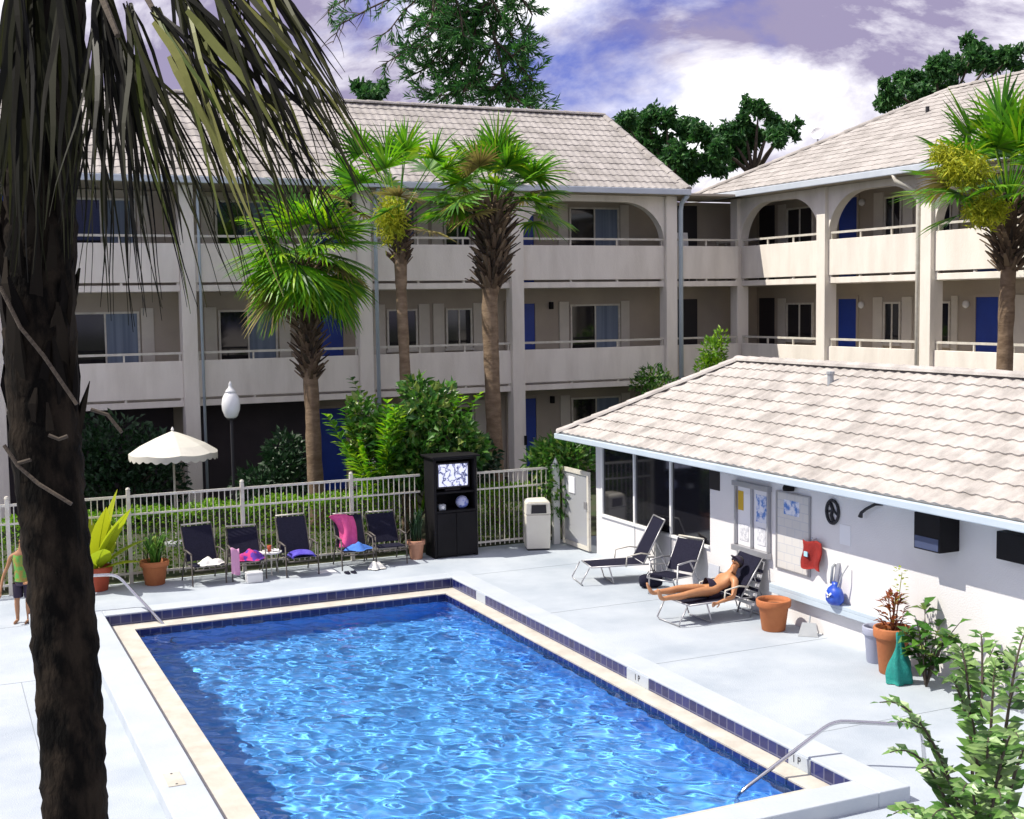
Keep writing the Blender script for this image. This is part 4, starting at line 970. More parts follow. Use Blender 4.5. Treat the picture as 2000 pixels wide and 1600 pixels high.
# ------------------------------------------------ rails and hoses at the pool
def rail(name, label, pts, r=.021):
    t = thing(name, label, 'handrail', pts[0]); b = MB(); P = [Vector(p) for p in pts]; Q = [P[0]]
    for i in range(1, len(P) - 1):
        a, c_ = (P[i - 1] - P[i]), (P[i + 1] - P[i]); q = min(.14, a.length * .4, c_.length * .4)
        for k in range(5):
            f = k / 4; Q.append((P[i] + a.normalized() * q) * (1 - f) ** 2 + P[i] * 2 * f * (1 - f) + (P[i] + c_.normalized() * q) * f * f)
    Q.append(P[-1]); b.tube(Q, r, 10); b.build('tube', M['steel'], t, smooth=True)
    for p, z in ((P[-1], None),):
        b = MB(); b.lathe([(.055, 0), (.05, .015), (.025, .02)], p, 12); b.build('base_flange', M['steel'], t)
    return t
n0 = gz(1440, 1552, -.12); n1 = gd(1628, 1408, (n0 - CAM).dot(FW) + .35); n2 = gd(1800, 1418, (n1 - CAM).dot(FW) - .15); 
rail('handrail', 'bent steel handrail entering the near corner of the pool', [n0 + Vector((0, 0, -.8)), n0, n1, n2, (n2.x + .03, n2.y - .03, .0)])
f0 = gz(327, 1228, WAT); f1 = gd(228, 1122, (f0 - CAM).dot(FW) + .35); f2 = f1 + Vector((-.75, .05, .03))
rail('handrail', 'flat-topped white handrail entering the far corner of the pool', [f0 + Vector((.1, -.1, -.7)), f0, f1, f2, (f2.x - .02, f2.y, 0)], .024)
t = thing('skimmer_lid', 'small cream skimmer cover set in the left pool curb', 'cover', (2.02, 12.6, .151)); b = MB(); b.box(1.93, 2.10, 12.42, 12.80, .151, .158); b.build('lid', M['cream'], t, bevel=.003)
for y in (12.46, 12.76):
    b = MB(); b.lathe([(.012, .158), (.012, .161), (0, .162)], (2.015, y, 0), 8); b.build('screw', M['slate'], t)

# ------------------------------------------------ umbrella and lamp beyond the fence
ux, uy, uz = 4.62, 26.3, 2.3
P = gd(337, 842, 26.0); ux, uy, uz = P.x, P.y, P.z
t = thing('parasol', 'white scalloped garden parasol open behind the fence', 'parasol', (ux, uy, 0)); Rr = .88
b = MB(); b.tube([(ux, uy, .04), (ux, uy, uz + .02)], .024, 10); b.build('pole', M['white_metal'], t)
b = MB(); N = 48; rings = []
for r_, dz in ((0.02, 0), (.35, -.13), (.65, -.27), (Rr, -.42)):
    rings.append([Vector((ux + r_ * math.cos(2 * math.pi * k / N), uy + r_ * math.sin(2 * math.pi * k / N), uz + dz - .03 * r_ * abs(math.sin(4 * 2 * math.pi * k / N)))) for k in range(N)])
vs_ = [p for q in rings for p in q]; n_ = len(vs_); vs_ += [p - Vector((0, 0, .008)) for p in vs_]
fs_ = []
for i in range(3):
    for k in range(N):
        q = (i * N + k, i * N + (k + 1) % N, (i + 1) * N + (k + 1) % N, (i + 1) * N + k); fs_ += [q[::-1], tuple(x + n_ for x in q)]
b.add(vs_, fs_); b.build('canopy', M['canvas'], t)
b = MB(); M_ = 144
top = [Vector((ux + Rr * math.cos(2 * math.pi * k / M_), uy + Rr * math.sin(2 * math.pi * k / M_), uz - .42 - .03 * Rr * abs(math.sin(4 * 2 * math.pi * k / M_)))) for k in range(M_)]
bot = [p * 1 + Vector((0, 0, -.085 - .055 * abs(math.sin(14 * 2 * math.pi * k / M_)))) for k, p in enumerate(top)]
vs_ = top + bot; ins = [Vector((ux + (p.x - ux) * .99, uy + (p.y - uy) * .99, p.z)) for p in vs_]
b.add(vs_ + ins, [(k, k + M_, (k + 1) % M_ + M_, (k + 1) % M_) for k in range(M_)] + [(k + 2 * M_, (k + 1) % M_ + 2 * M_, (k + 1) % M_ + 3 * M_, k + 3 * M_) for k in range(M_)]); b.build('valance', M['canvas'], t)
for k in range(8):
    a = 2 * math.pi * (k + .0) / 8; b = MB(); b.tube([(ux + .03 * math.cos(a), uy + .03 * math.sin(a), uz - .06), (ux + Rr * .97 * math.cos(a), uy + Rr * .97 * math.sin(a), uz - .435)], .007, 5); b.build('rib', M['white_metal'], t)
b = MB(); b.lathe([(.02, 0), (.035, .03), (.015, .07), (0, .09)], (ux, uy, uz), 10); b.build('finial', M['white'], t)
b = MB(); b.lathe([(.25, 0), (.25, .05), (.05, .09)], (ux, uy, -.03), 20); b.build('base', M['grey'], t)
L0 = gd(450, 762, 25.5)
t = thing('lamp_post', 'milky lantern globe on a thin dark post behind the fence', 'lamp post', (L0.x, L0.y, -.03)); gzc = L0.z
b = MB(); b.tube([(L0.x, L0.y, -.03), (L0.x, L0.y, gzc - .55)], .03, 8); b.build('post', M['slate'], t)
b = MB(); b.lathe([(.09, -.56), (.13, -.52), (.175, -.40), (.185, -.28), (.165, -.15), (.11, -.05), (.05, 0)], (L0.x, L0.y, gzc), 20); b.build('globe', M['globe'], t, smooth=True)
b = MB(); b.lathe([(.12, -.055), (.09, .0), (.05, .04), (.03, .1), (.04, .12), (0, .18)], (L0.x, L0.y, gzc), 14); b.build('cap', M['globe'], t, smooth=True)
b = MB(); b.lathe([(.05, -.6), (.1, -.57), (.09, -.55)], (L0.x, L0.y, gzc), 12); b.build('collar', M['slate'], t)

# ================================================================== people
def skinned(name, chains, m, parent, root_i=0, sub=2):
    """chains: list of (start_ref, [(point, radius)...]); start_ref None or (chain,index). One continuous Skin-modifier surface, applied."""
    vs, es, rad, idx = [], [], [], []
    for ref, pts in chains:
        ids = []; prev = None if ref is None else idx[ref[0]][ref[1]]
        for p, r in pts:
            vs.append(Vector(p)); rad.append(r); i = len(vs) - 1; ids.append(i)
            if prev is not None: es.append((prev, i))
            prev = i
        idx.append(ids)
    off = Vector(top_loc(parent))
    me = bpy.data.meshes.new(name); me.from_pydata([tuple(v - off) for v in vs], es, [])
    o = bpy.data.objects.new(name, me); COL.objects.link(o)
    md = o.modifiers.new('skin', 'SKIN'); md.use_smooth_shade = True; md.branch_smoothing = .6
    if not me.skin_vertices: me.attributes  # layer is made with the modifier
    sv = me.skin_vertices[0].data if me.skin_vertices else None
    if sv is None:
        bm = bmesh.new(); bm.from_mesh(me); bm.verts.layers.skin.verify(); bm.to_mesh(me); bm.free(); sv = me.skin_vertices[0].data
    for i, r in enumerate(rad):
        rr = r if isinstance(r, tuple) else (r, r)
        sv[i].radius = rr; sv[i].use_root = (i == root_i); sv[i].use_loose = False
    ss = o.modifiers.new('sub', 'SUBSURF'); ss.levels = sub; ss.render_levels = sub
    dg = bpy.context.evaluated_depsgraph_get()
    nm = bpy.data.meshes.new_from_object(o.evaluated_get(dg))
    o.modifiers.clear(); o.data = nm
    nm.materials.clear(); nm.materials.append(m)
    nm.polygons.foreach_set('use_smooth', [True] * len(nm.polygons))
    o.parent = parent
    return o
def hand_chains(ci, wi, wrist, d, side, up, s=1.0, curl=.35):
    """palm + five fingers from the wrist; returns chains to append, first refers to chain ci vertex wi"""
    d, side, up = d.normalized(), side.normalized(), up.normalized(); w = Vector(wrist)
    out_ = []; base_i = ci
    out_.append(((ci, wi), [(w + d * .045 * s, (.030 * s, .018 * s)), (w + d * .085 * s, (.034 * s, .017 * s))]))
    return out_, w, d, side, up
def fingers(start, w, d, side, up, s, curl):
    ch = []
    for k, (o_, L) in enumerate(((-.030, .062), (-.010, .072), (.010, .069), (.029, .054))):
        p = w + d * .095 * s + side * o_ * s; q = []; dd = d.copy()
        for j in range(3):
            p = p + dd * L * s / 2.6; dd = (dd - up * curl * (.6 + .12 * k)).normalized(); q.append((p.copy(), .0085 * s))
        ch.append((start, q))
    p = w + d * .03 * s - side * .034 * s; q = [(p, .011 * s)]; dd = (d - side * .7).normalized()
    for j in range(2): p = p + dd * .032 * s; dd = (dd + d * .5).normalized(); q.append((p.copy(), .0095 * s))
    ch.append((start, q)); return ch

Yc = 16.10
def pt(px, py, dy=0.0): p = gy(px, py, Yc); return Vector((p.x, Yc + dy, p.z))
hip, chest, neck, head = pt(1392, 1163), pt(1415, 1138), pt(1428, 1121), pt(1437, 1105)
hip.z = max(hip.z, .42)
root = thing('person', 'sunbathing man in dark trunks and cap reclining on a dark lounger', 'person', (hip.x, hip.y, .31))
belly = hip.lerp(chest, .45) + Vector((-.02, 0, .015))
ch = [(None, [(hip, (.155, .105)), (belly, (.145, .10)), (chest, (.165, .11)), (neck - (neck - chest) * .25, (.10, .075)), (neck + Vector((.01, 0, .015)), .052), (head + Vector((-.0, 0, -.02)), (.082, .09)), (head + Vector((.02, 0, .05)), (.08, .088)), (head + Vector((.045, 0, .105)), .055)])]
hd = (head - neck).normalized()
knn, knf = pt(1336, 1160, -.13), pt(1333, 1153, .12)
ann, anf = pt(1288, 1167, -.10), pt(1286, 1162, .14)
for k_, a_, sy in ((knn, ann, -1), (knf, anf, 1)):
    k_.z = max(k_.z, .44); a_.z = max(a_.z, .385)
    ch.append(((0, 0), [(hip + Vector((-.09, sy * .10, .0)), (.092, .09)), (hip.lerp(k_, .5) + Vector((0, sy * .02, .01)), .078), (k_, .058), (k_.lerp(a_, .35) + Vector((0, 0, -.012)), .056), (k_.lerp(a_, .75), .042), (a_, .036), (a_ + Vector((-.035, 0, .01)), .038), (a_ + Vector((-.085, sy * .02, .11)), (.038, .022)), (a_ + Vector((-.10, sy * .025, .165)), (.034, .014))]))
shn, shf = chest.lerp(neck, .55) + Vector((0, -.19, -.01)), chest.lerp(neck, .55) + Vector((0, .19, -.01))
eln, hnn = pt(1410, 1166, -.30) + Vector((0, 0, .06)), pt(1386, 1180, -.30) + Vector((0, 0, .10))
n_ch = len(ch)
ch.append(((0, 3), [(shn, .062), (shn.lerp(eln, .5), .048), (eln, .038), (eln.lerp(hnn, .45), .037), (hnn, .025)]))
d_ = (hnn - eln); c2, w_, dd_, sd_, up_ = hand_chains(n_ch, 4, hnn, d_, Vector((0, 1, 0)).cross(d_), Vector((0, 1, 0)))
ch += c2; ch += fingers((len(ch) - 1, 1), w_, dd_, sd_, up_, 1.0, .3)
elf = shf + Vector((-.16, .10, -.22)); hnf = elf + Vector((-.23, -.02, -.02))
n_ch = len(ch)
ch.append(((0, 3), [(shf, .062), (shf.lerp(elf, .5), .048), (elf, .038), (elf.lerp(hnf, .45), .037), (hnf, .025)]))
d_ = (hnf - elf); c2, w_, dd_, sd_, up_ = hand_chains(n_ch, 4, hnf, d_, Vector((0, 1, 0)), Vector((0, 0, 1)))
ch += c2; ch += fingers((len(ch) - 1, 1), w_, dd_, sd_, up_, 1.0, .25)
# nose, chin and ears grow out of the head
face = Vector((-.80, -.1, .58)).normalized()
hc = head + Vector((.012, 0, .03))
ch.append(((0, 6), [(hc + face * .085, .014), (hc + face * .098 - hd * .018, .012)]))
ch.append(((0, 5), [(head + face * .07 - hd * .03, .026)]))
for sy in (-1, 1): ch.append(((0, 6), [(hc + Vector((.01, sy * .078, -.01)), (.012, .02))]))
body = skinned('body', ch, M['skin'], root)
# eyes, hair, cap and trunks
b = MB()
for sy in (-1, 1): b.lathe([(0, -.012), (.013, -.006), (.013, .006), (0, .012)], hc + face * .074 + Vector((0, sy * .03, .02)), 8)
b.build('sunglasses', M['slate'], root, smooth=True)
def shell(c_, rx, ry, rz, m, name, axis, lo, par, n=16):
    q = Vector(axis).to_track_quat('Z', 'Y').to_matrix(); b = MB(); prof = []
    for k in range(9):
        t_ = lo + (math.pi - lo) * k / 8; prof.append((max(0, math.sin(t_)), -math.cos(t_)))
    b.lathe(prof, (0, 0, 0), n); b.v = [q @ Vector((v.x * rx, v.y * ry, v.z * rz)) + Vector(c_) for v in b.v]
    return b.build(name, m, par, smooth=True)
shell(hc + Vector((.015, 0, .02)), .098, .098, .112, M['hair'], 'hair', hd + Vector((.55, 0, -.1)), 1.35, root)
cap = shell(hc + hd * .025, .103, .103, .10, M['trunks'], 'cap', hd + Vector((.15, 0, .15)), 1.62, root)
b = MB(); bs = hc + hd * .05 + face * .08
b.prism([bs + Vector((0, -.075, 0)), bs + face * .06 + hd * .01 + Vector((0, -.05, 0)), bs + face * .075 + hd * .01, bs + face * .06 + hd * .01 + Vector((0, .05, 0)), bs + Vector((0, .075, 0))], hd * .008); b.build('peak', M['trunks'], cap)
def loop_tube(pts, rads, m, name, par, n=20):
    b = MB(); vs_ = []
    for c_, ax, ra, rb in pts:
        q = Vector(ax).to_track_quat('Z', 'Y').to_matrix()
        for j in range(n):
            t_ = 2 * math.pi * j / n; vs_.append(Vector(c_) + q @ Vector((ra * math.cos(t_), rb * math.sin(t_), 0)))
    fs_ = [(i * n + j, i * n + (j + 1) % n, (i + 1) * n + (j + 1) % n, (i + 1) * n + j) for i in range(len(pts) - 1) for j in range(n)]
    b.add(vs_, fs_); return b.build(name, m, par, smooth=True)
sk_ax = (chest - hip)
sp = MB()
def trunks(hip, ax, legs, m, root, w=.185, dpt=.128):
    """a waistband ring that splits into two leg tubes"""
    t_ = loop_tube([(hip + ax * .34, ax, dpt, w), (hip + ax * .05, ax + Vector((.2, 0, 0)), dpt * 1.06, w * 1.04), (hip - ax * .12 + Vector((-.02, 0, 0)), ax + Vector((.9, 0, 0)), dpt * .98, w * 1.02)], None, m, 'trunks', root)
    for a_, b_, r_ in legs: 
        lt = loop_tube([(a_, a_ - b_, r_ * 1.12, r_ * 1.16), (a_.lerp(b_, .30), a_ - b_, r_ * 1.10, r_ * 1.12)], None, m, 'trunk_leg', t_)
    return t_
lg_ = Vector((-1, 0, .02))
loop_tube([(hip + sk_ax * .26 + Vector((-.005, 0, 0)), sk_ax, .112, .172), (hip + sk_ax * .02, sk_ax + Vector((.25, 0, 0)), .122, .186), (hip + Vector((-.075, 0, .012)), -lg_ + Vector((0, 0, .25)), .112, .198), (hip + Vector((-.125, 0, .008)), -lg_, .10, .196)], None, M['trunks'], 'trunks', root, 28)

# child standing mostly behind the foreground palm trunk
B0 = gz(44, 1216)
pr = thing('person', 'child in patterned top and dark shorts half hidden by the foreground trunk', 'person', (B0.x, B0.y, 0))
Rr_ = RT.copy(); Rr_.z = 0; Rr_.normalize(); Fw_ = Vector((-Rr_.y, Rr_.x, 0))
def cp(r, f, z): return Vector((B0.x, B0.y, 0)) + Rr_ * r + Fw_ * f + Vector((0, 0, z))
ch = [(None, [(cp(.04, 0, .66), (.10, .085)), (cp(.02, 0, .82), (.095, .08)), (cp(.0, 0, 1.0), (.115, .08)), (cp(.01, 0, 1.10), (.06, .05)), (cp(.03, 0, 1.15), .036), (cp(.06, 0, 1.22), (.062, .07)), (cp(.075, 0, 1.30), (.06, .068)), (cp(.08, 0, 1.345), .04)])]
for sx, ft in ((-.07, .0), (.10, .06)):
    ch.append(((0, 0), [(cp(sx + .03, 0, .60), .066), (cp(sx + .02, .01, .48), .054), (cp(sx, .0, .34), .041), (cp(sx, 0, .24), .041), (cp(sx, 0, .10), .028), (cp(sx, 0, .04), .028), (cp(sx - .01, -.08, .022), (.03, .018)), (cp(sx - .012, -.13, .018), (.026, .012))]))
n_ch = len(ch)
ch.append(((0, 3), [(cp(-.13, 0, 1.03), .04), (cp(-.18, -.02, .88), .031), (cp(-.24, -.05, .74), .025), (cp(-.25, -.10, .64), .024), (cp(-.25, -.14, .55), .018)]))
w0 = cp(-.25, -.14, .55); c2, w_, dd_, sd_, up_ = hand_chains(n_ch, 4, w0, cp(0, -.03, -.1) - cp(0, 0, 0), Fw_, Rr_, .8); ch += c2; ch += fingers((len(ch) - 1, 1), w_, dd_, sd_, up_, .8, .25)
n_ch = len(ch)
ch.append(((0, 3), [(cp(.13, 0, 1.03), .04), (cp(.2, -.02, .9), .031), (cp(.23, -.05, .78), .025), (cp(.22, -.16, .7), .022), (cp(.2, -.22, .68), .018)]))
w0 = cp(.2, -.22, .68); c2, w_, dd_, sd_, up_ = hand_chains(n_ch, 4, w0, -Fw_, Rr_, Vector((0, 0, 1)), .8); ch += c2; ch += fingers((len(ch) - 1, 1), w_, dd_, sd_, up_, .8, .25)
ch.append(((0, 6), [(cp(.07, -.075, 1.27), .011)]))
for sx in (-.062, .066): ch.append(((0, 6), [(cp(.075 + sx, 0, 1.27), (.01, .016))]))
skinned('body', ch, M['skin_d'], pr)
shell(cp(.078, .012, 1.29), .075, .08, .082, M['hair'], 'hair', (0, .25, 1), 1.45, pr)
topm = mat('patterned_top', (.30, .22, .05), .9, (.10, .34, .06), 9, 3, lo=.44, hi=.56)
loop_tube([(cp(.0, 0, 1.07), (0, 0, 1), .085, .13), (cp(.0, 0, 1.0), (0, 0, 1), .10, .14), (cp(.02, 0, .85), (0, 0, 1), .10, .12), (cp(.035, 0, .66), (0, 0, 1), .115, .14)], None, topm, 'top', pr)
sh_ = loop_tube([(cp(.035, 0, .70), (0, 0, 1), .10, .125), (cp(.035, 0, .60), (0, 0, 1), .11, .14)], None, M['trunks'], 'shorts', pr)
for sx in (-.045, .12): loop_tube([(cp(sx, 0, .62), (0, 0, 1), .078, .078), (cp(sx, .0, .40), (0, 0, 1), .074, .076)], None, M['trunks'], 'short_leg', sh_)

# ================================================================== vegetation
def fan_leaf(b, s_, base, d, pet, Lf, droop, r, nseg=18, spread=105, wseg=.027, sag=.10):
    """one costapalmate leaf: petiole into s_, blade segments into b"""
    base = Vector(base); d = Vector(d).normalized(); p = base.copy(); pts = [p.copy()]
    for k in range(5):
        p += d * pet / 5; d = (d + Vector((0, 0, -droop / 5))).normalized(); pts.append(p.copy())
    s_.tube(pts, [.022, .017, .014, .012, .011, .010], 5)
    side = d.cross(Vector((0, 0, 1)))
    side = side.normalized() if side.length > .05 else Vector((math.cos(r.random() * 6), math.sin(r.random() * 6), 0))
    up = side.cross(d).normalized(); roll = r.uniform(-.5, .5)
    side, up = side * math.cos(roll) + up * math.sin(roll), up * math.cos(roll) - side * math.sin(roll)
    for k in range(nseg):
        th = R_(spread) * (2 * (k + .5) / nseg - 1) + r.uniform(-.04, .04)
        v = (d * math.cos(th) + side * math.sin(th) + up * (.18 - .22 * abs(math.sin(th)))).normalized()
        L = Lf * (.62 + .38 * math.cos(th * .75)) * r.uniform(.9, 1.08); q = p.copy(); sp = []
        for j in range(5):
            sp.append(q.copy()); q += v * L / 4; v = (v + Vector((0, 0, -sag * (.3 + j * .45)))).normalized()
        nn_ = up if r.random() < .5 else up + side * .6
        b.strip(sp, [wseg * .5, wseg, wseg * 1.05, wseg * .7, .002], nn_)
def sabal(name, label, trunk, rads, boots, crown, nl, pet, Lf, seed, lm, group='palm trees around the pool', flower=None, el_lo=-45, nboot=150, bl=.30, nseg=18, droop=.55, sag=.1, wseg=.027):
    r = random.Random(seed); base = Vector(trunk[0])
    t = thing(name, label, 'palm tree', base, 0, group)
    b = MB(); pts = []; rr = []
    for i in range(len(trunk) - 1):
        for k in range(6):
            f = k / 6; pts.append(Vector(trunk[i]).lerp(Vector(trunk[i + 1]), f)); rr.append((rads[i] * (1 - f) + rads[i + 1] * f) * (1 + .07 * r.uniform(-1, 1)))
    pts.append(Vector(trunk[-1])); rr.append(rads[-1]); b.tube(pts, rr, 14)
    tr = b.build('trunk', M['bark'], t, smooth=True)
    # old leaf bases
    b = MB(); z0, z1, R0b, R1b = boots; P = [Vector(p) for p in trunk]
    def axis(z):
        for i in range(len(P) - 1):
            if P[i].z <= z <= P[i + 1].z: f = (z - P[i].z) / (P[i + 1].z - P[i].z); return P[i].lerp(P[i + 1], f)
        return P[-1] if z > P[-1].z else P[0]
    for k in range(nboot):
        f = (k + r.random()) / nboot; z = z0 + (z1 - z0) * f; a = k * 2.4 + r.uniform(-.3, .3); rad = R0b + (R1b - R0b) * math.sin(f * 2.2) if f < .9 else R1b * .9
        o = Vector((math.cos(a), math.sin(a), 0)); c = axis(z) + o * rad * .55
        u_ = (o * r.uniform(.45, .95) + Vector((0, 0, 1)) * r.uniform(.4, .9)).normalized(); s_ = o.cross(Vector((0, 0, 1)))
        L = bl * r.uniform(.6, 1.15); w = r.uniform(.03, .055); th = u_.cross(s_).normalized() * .02
        b.add([c - s_ * w - th, c + s_ * w - th, c + s_ * w + th, c - s_ * w + th, c + u_ * L - s_ * w * .45 - th * .5, c + u_ * L + s_ * w * .45 - th * .5, c + u_ * L + s_ * w * .45 + th * .5, c + u_ * L - s_ * w * .45 + th * .5],
              [(0, 3, 2, 1), (4, 5, 6, 7), (0, 1, 5, 4), (1, 2, 6, 5), (2, 3, 7, 6), (3, 0, 4, 7)])
    b.build('leaf_bases', M['boot'], t)
    b, s_ = MB(), MB(); c = Vector(crown)
    for k in range(nl):
        f = (k + .5) / nl; a = k * 2.39996 + r.uniform(-.25, .25); el = R_(82 + (el_lo - 82) * f ** .9 + r.uniform(-8, 8))
        d = Vector((math.cos(a) * math.cos(el), math.sin(a) * math.cos(el), math.sin(el)))
        b.cm = 1 if (f > .45 and r.random() < .22) else 0
        fan_leaf(b, s_, c + Vector((0, 0, -.1 - .35 * f)) + Vector((d.x, d.y, 0)) * .08, d, pet * r.uniform(.8, 1.15), Lf * r.uniform(.85, 1.1), droop + .3 * f, r, nseg, r.uniform(95, 112), wseg * r.uniform(.85, 1.1), sag * r.uniform(.6, 1.5))
    b.build('crown', [lm, M['dry_leaf']], t); s_.build('leaf_stalks', M['palm_b'], t)
    if flower:
        b = MB()
        for fc, fr, n in flower:
            fc = Vector(fc)
            for k in range(n):
                v = unit(); q = fc + Vector((v.x * fr[0], v.y * fr[0], v.z * fr[1])) * r.random() ** .5 * (.75 + .9 * abs(noise.noise(v * 2.2 + fc))); b.leaf(q, unit() + Vector((0, 0, -.5)), unit(), r.uniform(.07, .2), .015)
        b.build('flower_cluster', M['flower'], t)
    return t
def ptsD(l, D): return [gd(x, y, D) for x, y in l]
def ground_pt(p, dx=0, dy=0): return Vector((p.x + dx, p.y + dy, -.05))
T = ptsD([(614, 900), (610, 800), (601, 650), (598, 560), (598, 530)], 27.5)
sabal('palm_tree', 'leftmost and shortest of the three palms in front of the shaded wing', [ground_pt(T[0], .05)] + T, [.19, .17, .16, .16, .20, .19], (T[2].z - 1.0, T[4].z + .35, .26, .40), T[4] + Vector((0, 0, .5)), 52, .80, 1.05, 11, M['palm_b'], el_lo=-32, nboot=210, nseg=24, bl=.34, droop=.75, sag=.17, wseg=.03)
T = ptsD([(796, 860), (790, 700), (784, 580), (782, 500), (778, 425)], 27.0)
sabal('palm_tree', 'slim middle palm with a yellow flower cluster below its crown', [ground_pt(T[0])] + T, [.15, .13, .12, .115, .14, .14], (T[3].z - .2, T[4].z + .2, .18, .30), T[4] + Vector((0, 0, .15)), 24, 1.35, .80, 23, M['palm'], nboot=110, bl=.26, flower=[(gd(764, 425, 26.6), (.34, .55), 1500)], el_lo=16, nseg=20, droop=.22, sag=.12, wseg=.03)
T = ptsD([(967, 890), (962, 760), (956, 600), (962, 520), (966, 400)], 28.0)
sabal('palm_tree', 'tallest middle palm with shaggy brown leaf bases beside the gallery column', [ground_pt(T[0])] + T, [.20, .18, .17, .17, .22, .20], (T[3].z - .5, T[4].z + .15, .34, .52), T[4] + Vector((0, 0, .25)), 44, .98, .82, 37, M['palm'], nboot=260, bl=.40, el_lo=8, nseg=22, droop=.32, sag=.15, wseg=.03)
T = [gx(1962, 720, 19.3), gx(1966, 600, 19.3), gx(1970, 520, 19.3), gx(1968, 400, 19.3)]
sabal('palm_tree', 'tall palm with large yellow-green flower clusters before the sunlit wing', [ground_pt(T[0])] + T, [.18, .155, .15, .15, .18], (T[2].z - .1, T[3].z + .2, .28, .46), T[3] + Vector((0, 0, .3)), 42, 1.3, .92, 53, M['palm'], nboot=170, bl=.38, el_lo=18, nseg=22, droop=.28, sag=.15, wseg=.03,
      flower=[(gd(1885, 330, 23.9), (.52, .36), 2200), (gd(1925, 410, 24.0), (.44, .34), 1800), (gd(1845, 300, 24.0), (.26, .22), 600)])

# foreground palm: trunk with boots and hanging fronds
D0 = 7.3
FT = [gd(157, 1800, 7.25)] + [gd(x, y, D0) for x, y in ((148, 1600), (124, 1200), (92, 900), (80, 700), (74, 560), (84, 300), (100, 0), (110, -160))]
fb = FT[0].copy(); fb = fb + (FT[0] - FT[1]).normalized() * (fb.z / ((FT[1] - FT[0]).normalized().z)); fb.z = -.02
fp = thing('palm_tree', 'huge dark palm trunk with hanging fronds close to the camera at left', 'palm tree', fb, 0, 'palm trees around the pool')
b = MB(); path = [fb] + FT; rr0 = [.22, .185, .178, .178, .19, .20, .20, .19, .18, .17]; pts = []; rr = []
for i in range(len(path) - 1):
    n_ = max(2, int((path[i + 1] - path[i]).length / .05))
    for k in range(n_):
        f = k / n_; pts.append(path[i].lerp(path[i + 1], f)); rr.append(rr0[i] * (1 - f) + rr0[i + 1] * f)
pts.append(path[-1]); rr.append(rr0[-1]); b.tube(pts, rr, 28)
ax0 = [p.copy() for p in b.v]
nv = 28
for i, p in enumerate(b.v):
    c_ = pts[i // nv]; o = (p - c_); q = p * 1.0
    k = .020 * noise.noise(Vector((p.x * 9, p.y * 9, p.z * 5))) + .010 * noise.noise(Vector((p.x * 25, p.y * 25, p.z * 14))) + .006 * math.sin(p.z * 42 + 3 * noise.noise(p * 3))
    b.v[i] = p + o.normalized() * k
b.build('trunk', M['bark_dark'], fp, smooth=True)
r = random.Random(5); b = MB()
def faxis(z):
    for i in range(len(pts) - 1):
        if pts[i].z <= z <= pts[i + 1].z: return pts[i]
    return pts[-1]
for k in range(150):
    f = k / 150; z = 4.05 + f * 3.3; a = k * 2.4 + r.uniform(-.3, .3); o = Vector((math.cos(a), math.sin(a), 0)); c_ = faxis(z) + o * .165
    s_ = o.cross(Vector((0, 0, 1))); L = r.uniform(.18, .42) * (1 + f * .5); u_ = (o * r.uniform(.05, .16) + Vector((0, 0, 1)) + s_ * r.uniform(-.3, .3)).normalized(); w = r.uniform(.03, .065)
    n_ = u_.cross(s_).normalized() * .014
    m_ = c_ + u_ * L * .6 + o * .01; e_ = c_ + u_ * L + o * r.uniform(-.02, .03)
    b.add([c_ - s_ * w - n_, c_ + s_ * w - n_, c_ + s_ * w + n_, c_ - s_ * w + n_, m_ - s_ * w * .55 - n_, m_ + s_ * w * .55 - n_, m_ + s_ * w * .55 + n_, m_ - s_ * w * .55 + n_, e_ - s_ * w * .2, e_ + s_ * w * .2],
          [(0, 3, 2, 1), (0, 1, 5, 4), (1, 2, 6, 5), (2, 3, 7, 6), (3, 0, 4, 7), (4, 5, 9, 8), (6, 7, 8, 9), (5, 6, 9), (7, 4, 8)])
b.build('leaf_bases', mat('dark_leaf_bases', (0, 0, 0), .9, island=[(.005, .004, .004), (.011, .009, .007), (.024, .019, .014), (.007, .006, .006)], spec=.1), fp)
b, b2, s_ = MB(), MB(), MB()
def fr(mb, x0, y0, x1, y1, D0_, D1_, w, bow, sag=.0):
    p, q = gd(x0, y0, D0_), gd(x1, y1, D1_); L = (q - p).length; pp = []
    side = (q - p).cross(FW).normalized()
    for k in range(9):
        f = k / 8; pp.append(p.lerp(q, f) + Vector((0, 0, 1)) * bow * L * 4 * f * (1 - f) + side * .01 * math.sin(f * 9 + x0) * L + FW * .02 * math.sin(f * 5 + y0))
    mb.strip(pp, [w * .55, w * .85, w, w, w * .9, w * .72, w * .5, w * .3, .0015], (FW + UP * r.uniform(-.7, .7) + RT * r.uniform(-.3, .3)).normalized())
def fan_px(hx, hy, ends, D, n, w, bow, lit=.1, jit=18):
    for k in range(n):
        f = k / max(1, n - 1) * (len(ends) - 1); i = min(int(f), len(ends) - 2); g_ = f - i
        ex_, ey_ = (ends[i][0] * (1 - g_) + ends[i + 1][0] * g_ + r.uniform(-jit, jit), ends[i][1] * (1 - g_) + ends[i + 1][1] * g_ + r.uniform(-jit, jit))
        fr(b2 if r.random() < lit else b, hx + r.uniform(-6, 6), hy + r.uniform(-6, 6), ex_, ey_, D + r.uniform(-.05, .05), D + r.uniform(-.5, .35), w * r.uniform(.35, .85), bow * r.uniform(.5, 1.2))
fan_px(232, 70, [(215, 470), (300, 600), (400, 590), (470, 545), (560, 470)], 6.6, 22, .013, .04, .07, 26)
fan_px(300, 20, [(470, 580), (560, 560), (640, 500), (690, 430)], 6.3, 22, .016, .07, .14, 26)
fan_px(345, -20, [(430, 470), (540, 430), (640, 400), (690, 300)], 6.2, 18, .016, .07, .16, 30)
